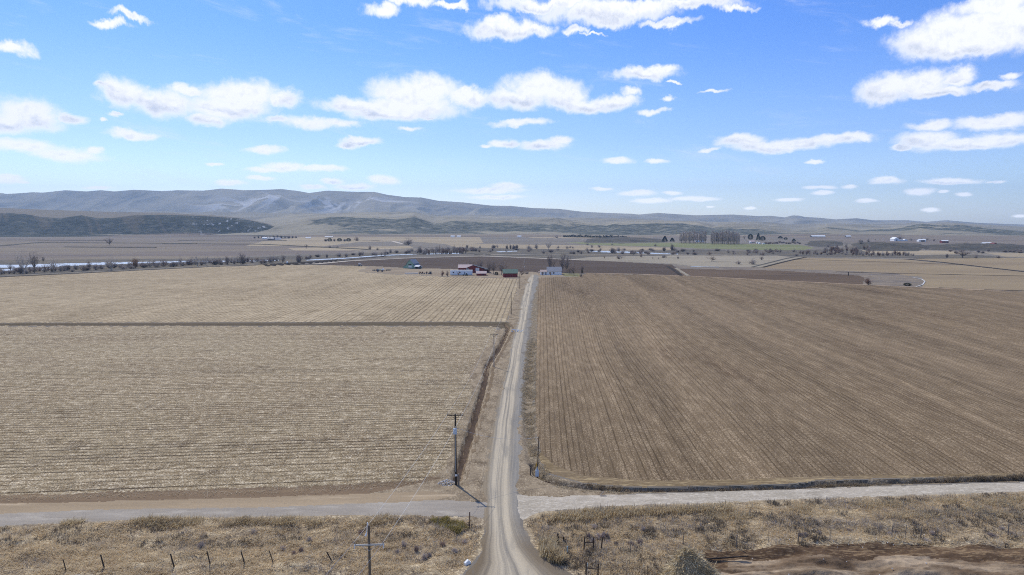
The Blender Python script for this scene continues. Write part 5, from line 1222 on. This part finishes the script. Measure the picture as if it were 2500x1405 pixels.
def brace(label, specs):
    g0 = G(specs[0][0], specs[0][1]); t = thing('fence_brace', label, 'fence brace', g0); ps_ = []
    for (px, py, hpx, lean) in specs:
        g = Vector(G(px, py))-Vector(g0); hm_ = hpx/F*math.hypot(g.y+g0[1], CAMH)*1.08
        q = MB(); q.tube((0, 0, -.3), (lean, 0, hm_), .085, .08, 7); o = q.build('post', BROWNW, t); o.location = g; ps_.append(g+Vector((lean*.55, 0, hm_*.6)))
    for a_, b_ in zip(ps_[:1], ps_[1:2]): q = MB(); q.tube(a_, b_, .06); q.build('rail', BROWNW, t)
brace('two brown posts joined by a rail left of the brush heap, farther pair', [(1425, 1342, 30, .12), (1448, 1341, 29, .05)])
brace('two brown posts joined by a rail at the bottom edge of the photo', [(1430, 1407, 32, .05), (1459, 1407, 32, .08)])
def post(px, py, hpx, r, mat, label, lean=0, nm='post'):
    g = G(px, py); h = hpx/F*math.hypot(g[1], CAMH)*1.08; q = MB(); q.tube((0, 0, -.3), (lean, 0, h), r, r*.92, 8); q.box(-r*.7+lean, r*.7+lean, -r*.7, r*.7, h, h+.02)
    o = q.build(nm, mat); o.location = g; tag(o, label, 'post')
post(1147, 1288, 36, .07, paint('dark_red_post', '#3f2826'), 'single tall dark post at the left corner of the road mouth')
post(1362, 1318, 22, .11, DARKW, 'stubby black post, taller of the pair right of the drive')
post(1376, 1317, 12, .11, DARKW, 'stubby black post, shorter of the pair right of the drive')
post(1467, 1340, 25, .08, BROWNW, 'leaning brown post right of the farther braced pair', .2)
post(1385, 1347, 15, .08, paint('pale_teal_pipe', '#b4c6c2', var=.05), 'pale bluish standpipe alone in the grass right of the drive', 0, 'standpipe')
post(1432, 1389, 17, .08, paint('pale_teal_pipe', '#b4c6c2', var=.05), 'pale bluish standpipe against the nearest braced posts', .05, 'standpipe')
post(1422, 1375, 42, .02, GREYW, 'thin metal stake rising between the two braced pairs', -.1, 'stake')
post(1536, 1372, 42, .018, GREYW, 'thin metal stake in the weeds left of the brush heap', .15, 'stake')
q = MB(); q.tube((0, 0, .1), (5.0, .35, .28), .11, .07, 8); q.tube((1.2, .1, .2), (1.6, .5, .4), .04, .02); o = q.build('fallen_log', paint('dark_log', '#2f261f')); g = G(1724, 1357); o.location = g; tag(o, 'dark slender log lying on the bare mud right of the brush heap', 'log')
# loose debris
q = MB()
for k in range(9):
    x = rnd.uniform(-1.6, 1.6); q.tube((x, rnd.uniform(-.4, .4), .1), (x+rnd.uniform(-.6, .9), rnd.uniform(-.5, .5), rnd.uniform(.2, .9)), .16, .12, 6)
q.tube((-1.9, 0, 0), (-1.7, 0, 1.0), .12); q.tube((-1.7, 0, .9), (1.4, .1, .6), .13)
o = q.build('irrigation_pipe', PLW); o.location = G(1262, 811); tag(o, 'jumbled bright white pipe at the left edge of the drive by the field lane', 'pipe')
q = MB(); q.tube((0, 0, .25), (10.5, 0, .3), .35, .35, 8); q.tube((.4, .8, .2), (10.2, .8, .25), .35, .35, 8); o = q.build('pipe_stack', TRIM); o.location = G(988, 668.5); tag(o, 'long white pipes lying on the yard before the green barn', 'pipes')
o = ribbon('concrete_ditch', [(2227, 678), (2250, 682.5), (2258, 688), (2253, 696), (2236, 701.5)], .9, .7, M['concrete'], .25, kind=None, n=5); tag(o, 'white concrete lining curving round the rough patch between the fields', 'ditch lining')
q = MB(); q.box(-.35, .35, -.2, .2, 0, .35); q.prism([(-.3, .35), (.3, .35), (.1, .6)], -.15, .15); o = q.build('crumpled_sack', PLW); o.location = G(1141, 1376); o.rotation_euler = (0, 0, .6); tag(o, 'crumpled white sack at the left edge of the road mouth', 'sack')
q = MB(); q.tube((0, 0, .1), (.55, .35, .55), .05); q.tube((.1, 0, .1), (.9, 0, .12), .05); o = q.build('broken_board', PALEW); o.location = G(1465, 1212); tag(o, 'small pale broken board beside the white gravel lane', 'board')
def stones(nm, px, py, n, sp, sz, mat, label, cat):
    q = MB(); r = random.Random(px)
    for _ in range(n):
        a = r.uniform(0, 6.28); d = r.random()**.6*sp; c = Vector((math.cos(a)*d*1.4, math.sin(a)*d, (1-d/sp)*.6)); s = sz*r.uniform(.5, 1.3)
        vs = [(c.x+s*x*r.uniform(.6, 1.1), c.y+s*y*r.uniform(.6, 1.1), c.z+s*z_*r.uniform(.5, 1)) for x, y, z_ in ((1, 0, 0), (0, 1, 0), (-1, 0, 0), (0, -1, 0), (0, 0, 1), (0, 0, -1))]
        q.add(vs, [(0, 1, 4), (1, 2, 4), (2, 3, 4), (3, 0, 4), (1, 0, 5), (2, 1, 5), (3, 2, 5), (0, 3, 5)])
    o = q.build(nm, mat); o.location = G(px, py); tag(o, label, cat); return o
stones('rock_pile', 1092, 1181, 170, 1.0, .13, paint('pale_rocks', '#cfc6b8', var=.4, scale=3), 'heap of pale broken rocks at the left foot of the dark pole', 'rock pile')
o = stones('mud_stones', 2050, 1345, 60, 12, .09, paint('white_stones', '#d8d2c8'), None, None); o['kind'] = 'stuff'; tag(o, 'small pale stones strewn over the dark mud', 'stones')
# ------------------------------------------------------------------ farm machines
def wheel(parent, x, y, r, w_=.3, nm='wheel'):
    q = MB(); q.tube((x, y-w_/2, r), (x, y+w_/2, r), r, r, 14); wh = q.build(nm, RUBBER, parent); q = MB(); q.tube((x, y-w_/2-.02, r), (x, y+w_/2+.02, r), r*.5, r*.5, 10); q.build('rim', STEEL, wh)
t = thing('farm_trailer', 'dark-wheeled flat trailer loaded with pale gear at the left of the farmyard', 'trailer', G(929, 664), .1)
q = MB(); q.box(-3.4, 3.4, -1.1, 1.1, 1.0, 1.35); q.tube((3.4, 0, 1.1), (5.2, 0, .6), .1); q.build('deck', RUST, t)
for x_ in (-2.2, 1.4):
    for y_ in (-1.15, 1.15): wheel(t, x_, y_, .62, .35)
for k, (x0, x1, h_) in enumerate(((-3.2, -1.4, 1.2), (-1.2, .6, .8), (.9, 3.0, 1.5))):
    q = MB(); q.box(x0, x1, -.9, .9, 1.353, 1.353+h_*.55); q.prism([(x0, 1.353+h_*.55), (x1, 1.353+h_*.55), ((x0+x1)/2, 1.36+h_)], -.85, .85); o = q.build('crate', (GREYROOF, GREENW, TRIM)[k]); o.location = G(929, 664); o.rotation_euler = (0, 0, .1); tag(o, ('grey covered crate on the rear of the flat trailer', 'low greenish crate in the middle of the flat trailer', 'tallest whitish crate at the front of the flat trailer')[k], 'crate')
t = thing('hay_rake', 'pale folded implement parked left of the loaded flat trailer', 'implement', G(915, 662), -.2)
q = MB(); q.box(-2.0, 2.0, -.15, .15, .8, 1.0); q.tube((-2, 0, .9), (-2.8, 0, 1.6), .08); q.tube((2, 0, .9), (2.6, 0, 1.8), .08); q.build('frame', TRIM, t)
for x_ in (-1.4, 0, 1.4): wheel(t, x_, -.3, .6, .1)
t = thing('disc_harrow', 'dark low implement parked right behind the loaded flat trailer', 'implement', G(948, 661), .2)
q = MB(); q.box(-2.2, 2.2, -.6, .6, .7, .9); q.tube((2.2, 0, .8), (3.5, 0, .5), .08); q.build('frame', GREYW, t)
for x_ in (-1.6, -.8, 0, .8, 1.6): wheel(t, x_, 0, .45, .08, 'disc')
t = thing('row_cultivator', 'dark wheeled row implement parked before the green barn at the end of the white pipes', 'implement', G(1037, 670), 0)
q = MB(); q.box(-4.8, 4.2, -.2, .2, .9, 1.15); q.build('toolbar', RUST, t)
for x_ in (-4.0, -2.2, -.4, 1.4, 3.2): wheel(t, x_, 0, .55, .35)
for x_ in (-3.6, -1.8, 1.6):
    q = MB(); q.prism([(x_-.5, 1.153), (x_+.5, 1.153), (x_+.35, 2.0), (x_-.4, 2.1)], -.4, .4); q.build('seed_hopper', RUST, t)
t = thing('round_bale_spike', 'dark boxy implement alone just right of the wheeled row implement', 'implement', G(1051, 670), 0)
q = MB(); q.box(-.8, .8, -.6, .6, .5, 2.1); q.tube((.8, 0, .7), (1.6, 0, .4), .07); q.build('body', DARKROOF, t); wheel(t, -.3, -.7, .4); wheel(t, .5, -.7, .4)
t = thing('small_tractor', 'small white-topped vehicle on the lane at the far edge of the stubble field', 'tractor', G(879, 650.5), 0)
q = MB(); q.prism([(-1.4, .7), (1.9, .7), (1.9, 1.3), (.5, 1.45), (.3, 2.0), (-1.2, 2.0)], -.7, .7); q.build('body', GREYROOF, t); q = MB(); q.box(-1.5, .7, -.9, .9, 2.2, 2.35); [q.tube((x_, y_, 1.95), (x_, y_, 2.2), .05) for x_ in (-1.2, .3) for y_ in (-.7, .7)]; q.build('canopy', PLW, t)
for x_ in (-.9, 1.4):
    for y_ in (-.8, .8): wheel(t, x_, y_, .6 if x_ < 0 else .42)
q = MB(); q.box(-.8, .8, -.8, .8, 0, 1.3); q.prism([(-.8, 1.3), (.8, 1.3), (0, 1.8)], -.8, .8); o = q.build('pump_box', TRIM); o.location = G(701, 647.5); tag(o, 'tiny white box on the lane at the far edge of the stubble field', 'box')
for i, x_ in enumerate((2099,)):
    q = MB(); q.tube((0, 0, 0), (0, 0, 3), .3); o = q.build('post', DARKW); o.location = G(2071, 674); tag(o, 'lone dark post in the rough strip above the brown field', 'post')

# ------------------------------------------------------------------ grass, weeds, straw (nobody could count these)
def blade_field(name, pts, n_per, hmin, hmax, wd, lean, spread, cols, label, wind=(.5, -.25), curl=.35, kind='stuff'):
    """pts (n,2) clump centres on the ground"""
    n = len(pts)
    if not n: return
    Zp = ground_z(pts[:, 0], pts[:, 1])
    C = np.repeat(np.column_stack([pts, Zp]), n_per, 0); k = len(C)
    sc_ = np.repeat(.6+.8*RS.rand(n), n_per)
    C[:, :2] += RS.normal(size=(k, 2))*spread
    H = (hmin+(hmax-hmin)*RS.rand(k))*sc_
    th = RS.rand(k)*6.283; ln = lean*(.4+RS.rand(k))
    D = np.column_stack([np.cos(th)*ln+wind[0]*lean, np.sin(th)*ln+wind[1]*lean, np.ones(k)]); D /= np.linalg.norm(D, axis=1)[:, None]
    S = np.column_stack([np.cos(th+1.57), np.sin(th+1.57), np.zeros(k)])*(wd*(.6+.8*RS.rand(k)))[:, None]
    S[:, 0] = np.abs(S[:, 0])*.8+wd*.3
    Mi = C+D*(H*.55)[:, None]; D2 = D+np.column_stack([np.cos(th), np.sin(th), -1.0*np.ones(k)])*curl*(.3+RS.rand(k))[:, None]
    Tp = Mi+D2*(H*.5)[:, None]
    C[:, 2] -= .04
    V = np.stack([C-S*.5, C+S*.5, Mi+S*.42, Mi-S*.42, Tp], 1).reshape(-1, 3)
    i = np.arange(k)[:, None]*5
    tri = np.concatenate([i+np.array([[0, 1, 2]]), i+np.array([[0, 2, 3]]), i+np.array([[3, 2, 4]])], 0)
    tone = np.repeat(np.clip(RS.rand(k)*.6+np.repeat(RS.rand(n), n_per)*.4, 0, 1), 5)
    m, N, b = new_mat(name+'_blades', .85, .1)
    a = N.attr('tone'); r_ = N.n('ShaderNodeValToRGB'); N.set(r_.inputs[0], a)
    e = r_.color_ramp.elements; e[0].color = lin(cols[0]); e[1].color = lin(cols[-1])
    for q_, c_ in enumerate(cols[1:-1]): x_ = e.new((q_+1)/(len(cols)-1)); x_.color = lin(c_)
    N.set(b.inputs['Base Color'], r_.outputs[0])
    tl = N.n('ShaderNodeBsdfTranslucent'); N.set(tl.inputs[0], r_.outputs[0]); mx_ = N.n('ShaderNodeMixShader'); mx_.inputs[0].default_value = .5
    N.nt.links.new(b.outputs[0], mx_.inputs[1]); N.nt.links.new(tl.outputs[0], mx_.inputs[2]); N.nt.links.new(mx_.outputs[0], N.nt.nodes['Material Output'].inputs[0])
    o = np_mesh(name, V, tri, m, {'tone': tone})
    tag(o, label, 'grass', kind=kind); return o
def scatter(poly, n, dens=None):
    """n random ground points inside a polygon of photo positions; dens(px,py,X,Y)->0..1"""
    W = np.array(WP(poly)); lo = W.min(0); hi = W.max(0); out_ = []; tot = 0
    while tot < n:
        p = lo+(hi-lo)*RS.rand(n*3, 2); px, py = W2P(p[:, 0], p[:, 1]); mk = inpoly(px, py, poly)
        if dens is not None: mk &= RS.rand(len(p)) < dens(px, py, p[:, 0], p[:, 1])
        out_.append(p[mk]); tot += mk.sum()
        if len(out_) > 12: break
    return np.concatenate(out_)[:n]
LG = [(-90, 1290), (0, 1286), (232, 1277), (448, 1268), (700, 1263), (986, 1260), (1112, 1264), (1150, 1268), (1172, 1290), (1160, 1345), (1140, 1375), (1116, 1404), (700, 1402), (-90, 1402)]
RG = [(1290, 1275), (1320, 1258), (1400, 1248), (1474, 1241), (1670, 1234), (1950, 1224), (2600, 1202), (2600, 1328), (2276, 1322), (2052, 1322), (1800, 1334), (1718, 1330), (1700, 1420), (1450, 1420), (1385, 1392), (1345, 1365), (1312, 1330)]
STRAW = ['#b09b78', '#d0bb96', '#e2d0ac', '#f0e5ca']; GREYS = ['#7f7466', '#9c9184', '#b5aa9c', '#cfc5b7']; GOLD = ['#a08b68', '#bca884', '#d0bf9b', '#e2d6b8']; DRK = ['#5a5045', '#73685b', '#8f8473']
def patch(seed, s, lo, hi): return lambda px, py, X, Y: sstep(lo, hi, fbm(X/s, Y/(s*.6), seed, 4))
blade_field('dry_grass', scatter(LG, 8000, lambda px, py, X, Y: .35+.65*sstep(.35, .6, fbm(X/5, Y/2.5, 201, 4))), 9, .25, .6, .045, 2.0, .24, STRAW, 'pale matted dry grass left of the drive')
blade_field('dry_grass', scatter(RG, 9500, lambda px, py, X, Y: .35+.65*sstep(.35, .6, fbm(X/5, Y/2.5, 202, 4))), 9, .25, .6, .045, 2.0, .24, STRAW, 'pale matted dry grass right of the drive')
blade_field('grey_weeds', scatter(LG, 700, patch(211, 5, .5, .66)), 10, .25, .6, .035, .8, .22, GREYS, 'grey brushy weeds in dark patches left of the drive', curl=.1)
blade_field('grey_weeds', scatter(RG, 1300, patch(212, 5, .5, .66)), 10, .25, .65, .035, .8, .22, GREYS, 'grey brushy weeds in dark patches right of the drive', curl=.1)
blade_field('dark_weeds', scatter(LG, 300, lambda px, py, X, Y: sstep(.5, .6, fbm(X/4, Y/1.6, 221, 4))*(py < 1330)), 12, .25, .55, .05, .6, .25, DRK, 'dark flattened weeds below the grey gravel lane', curl=.1)
blade_field('dark_weeds', scatter(RG, 600, patch(222, 4, .5, .6)), 22, .25, .55, .05, .6, .25, DRK, 'dark flattened weeds right of the drive', curl=.1)
blade_field('tall_grass', scatter([(1345, 1262), (1400, 1252), (1560, 1246), (1790, 1238), (1790, 1250), (1560, 1262), (1400, 1274), (1345, 1276)], 700), 9, .5, 1.0, .05, .4, .25, GOLD, 'tall golden upright grass along the white gravel lane', curl=.5)
blade_field('tall_grass', scatter([(1318, 1330), (1350, 1320), (1352, 1350), (1375, 1378), (1350, 1375), (1325, 1358)], 150), 22, .9, 1.5, .05, .3, .2, GOLD, 'tall golden grass clump at the right edge of the road mouth', curl=.5)
blade_field('tall_grass', scatter([(150, 1275), (500, 1263), (900, 1258), (1000, 1262), (900, 1278), (500, 1282), (150, 1292)], 1100, patch(231, 3, .4, .65)), 7, .35, .8, .045, .6, .3, GOLD, 'tall golden tussocks below the grey gravel lane', curl=.5)
blade_field('tall_grass', scatter([(1700, 1245), (2560, 1212), (2560, 1262), (1700, 1272)], 1300, patch(233, 3, .4, .65)), 7, .35, .8, .045, .7, .3, GOLD, 'bent golden grass along the right part of the white gravel lane', curl=.6)
blade_field('green_weeds', scatter([(1045, 1268), (1090, 1264), (1136, 1276), (1140, 1290), (1118, 1300), (1080, 1286)], 240), 20, .2, .45, .05, .6, .16, ['#857a50', '#9c8e55', '#b5a566'], 'yellow-green weed patch left of the single tall dark post', curl=.1)
DW = [(1288, 830), (1312, 830), (1308, 900), (1306, 1000), (1312, 1080), (1322, 1130), (1350, 1166), (1420, 1186), (1530, 1196), (1520, 1206), (1400, 1200), (1330, 1180), (1300, 1150), (1288, 1080), (1278, 1000), (1280, 900)]
blade_field('ditch_weeds', scatter(DW, 2000, patch(241, 3, .35, .65)), 10, .2, .5, .045, .9, .2, ['#8a7c68', '#a6977c', '#bfae90', '#d8c8a8'], 'grey and tan weeds in the ditch right of the drive', curl=.2)
DR = [(1420, 1182), (1530, 1192), (1670, 1191), (1950, 1184), (2276, 1169), (2600, 1158), (2600, 1166), (2276, 1178), (1950, 1192), (1670, 1200), (1530, 1202)]
blade_field('ditch_weeds', scatter(DR, 2600), 12, .2, .5, .045, .6, .2, ['#6b5d4c', '#8d7d66', '#b5a485'], 'dark weeds lining the ditch below the ploughed field', curl=.2)
FE = [(-90, 1213), (0, 1209), (300, 1202), (650, 1191), (874, 1182), (1030, 1170), (1078, 1155), (1098, 1110), (1118, 1050), (1139, 985), (1152, 950), (1150, 900), (1176, 862), (1198, 838), (1200, 810), (-90, 810)]
def rowd(px, py, X, Y):
    yb = 1208-.0385*px; eq = 796+(py-796)/(yb-796)*(1185-796); _, Ye = P(px*0+600, eq); fr = np.mod(Ye/1.5, 1.0)
    return (.35+.65*(np.abs(fr-.5) < .3))*sstep(.25, .6, fbm(X/3, Y/3, 251, 3)+.1)*np.clip((py-780)/260, .12, 1)
blade_field('corn_stubble', scatter(FE, 26000, rowd), 5, .25, .8, .05, 2.6, .45, ['#8f7c60', '#b5a485', '#d3c5a6', '#efe5cc'], 'pale straw stalks strewn over the near stubble field', curl=.2)
blade_field('loose_straw', scatter([(-90, 1216), (0, 1212), (650, 1196), (874, 1186), (1050, 1172), (1086, 1158), (1120, 1060), (1150, 960), (1165, 955), (1150, 1000), (1110, 1110), (1090, 1170), (900, 1196), (650, 1206), (0, 1222), (-90, 1226)], 700), 4, .3, .8, .045, 3.0, .5, ['#b5a485', '#d3c5a6', '#efe5cc'], 'loose straw along the ragged edge of the stubble field', curl=.2)
# brush heap
hx0, hy0, hz0 = G(1690, 1432)
t = thing('brush_heap', 'tall cone-shaped heap of dry brush and tumbleweed right of the drive', 'brush heap', (hx0, hy0, hz0), scale=(1.25, 1.1, 1.3))
q = MB(); n1, n2 = 9, 22; hv = []
for i in range(n1+1):
    for j in range(n2):
        f = i/n1; a = 6.283*j/n2; R = (1-f)**.75*2.5*(1+.16*math.sin(3*a+f*4)+rnd.uniform(-.06, .06)); hv.append((math.cos(a)*R*1.05-.5*f, math.sin(a)*R*.9, 3.3*f**.9))
q.add(hv, [(i*n2+j, i*n2+(j+1) % n2, (i+1)*n2+(j+1) % n2, (i+1)*n2+j) for i in range(n1) for j in range(n2)])
q.build('core', paint('brush_core', '#8c7b5c', var=.5, scale=3), t, smooth=True)
T = []
for _ in range(3800):
    f = rnd.random()**1.2*.98; a = rnd.uniform(0, 6.283); R = (1-f)**.75*2.5*(1+.16*math.sin(3*a+f*4))*rnd.uniform(.9, 1.06)
    p = Vector((math.cos(a)*R*1.05-.5*f, math.sin(a)*R*.9, 3.3*f**.9)); d = Vector((math.cos(a)*.7+rnd.gauss(0, .5), math.sin(a)*.7+rnd.gauss(0, .5), rnd.gauss(-.15, .5)))
    T.append((tuple(p), tuple(p+d*rnd.uniform(.2, .65))))
mm, N, b = new_mat('brush_twigs', .9, .05)
tc = N.n('ShaderNodeTexCoord').outputs['Object']
N.set(b.inputs['Base Color'], N.mix(N.map(N.noise(tc, .9, 4, .7), .42, .6), lin('#b09c76'), lin('#e6d4ac')))
o = twigs('twigs', T, mm, .04, t); o['kind'] = 'stuff'
# sage bushes and tussocks standing out of the grass
def tuft(px, py, h, w_, mat, label, grp=None, nm='bush', cat='bush'):
    T = []; r = random.Random(int(px*7+py))
    for _ in range(240):
        a = r.uniform(0, 6.283); e = r.uniform(.15, 1.5); L = r.uniform(.6, 1.0); p0 = Vector((r.gauss(0, .1)*w_, r.gauss(0, .1)*w_, 0))
        T.append((tuple(p0), tuple(p0+Vector((math.cos(a)*math.cos(e)*w_*.5, math.sin(a)*math.cos(e)*w_*.5, math.sin(e)*h))*L)))
    rt = bpy.data.objects.new(nm, None)
    o = twigs(nm, T, mat, .03, None); o.location = G(px, py); tag(o, label, cat, grp); return o
for i, (x, y, h, w_) in enumerate(((735, 1342, .8, .9), (755, 1318, .7, 1.0), (690, 1335, .6, 1.0), (718, 1350, .7, .9), (985, 1325, .8, 1.1), (970, 1342, .7, 1.0), (1016, 1340, .9, .8), (1036, 1356, .9, .9), (1048, 1352, .6, .8), (1080, 1330, .7, 1.2), (1110, 1345, .6, 1.1), (1135, 1322, .8, 1.2), (880, 1296, .8, 1.2), (620, 1300, .7, 1.3), (490, 1332, 1.0, 1.2))):
    tuft(x, y, h, w_, TM['twig' if i % 3 else 'btwig'], 'small dark wiry bush in the dry grass between the road mouth and the nearest pole' if i != 14 else 'pale thin leafless bush alone in the grass left of the nearest pole', 'dark bushes in the grass left of the road mouth' if i != 14 else None)
for i in range(12):
    x = rnd.uniform(1400, 1640); y = rnd.uniform(1285, 1330)
    tuft(x, y, rnd.uniform(.5, .9), rnd.uniform(.8, 1.5), TM['twig' if i % 2 else 'dtwig'], 'low grey sagebrush bush between the white gravel lane and the braced posts', 'sagebrush between lane and braced posts')
for i in range(12):
    x = rnd.uniform(1760, 2480); y = 1300+rnd.uniform(-12, 22)
    tuft(x, y, rnd.uniform(.4, .7), rnd.uniform(.8, 1.6), TM['twig' if i % 2 else 'dtwig'], 'low grey sagebrush bush along the fence beyond the dark mud', 'sagebrush along the right fence')
# curls of brush at the mud edge
print('objects', len(bpy.data.objects))
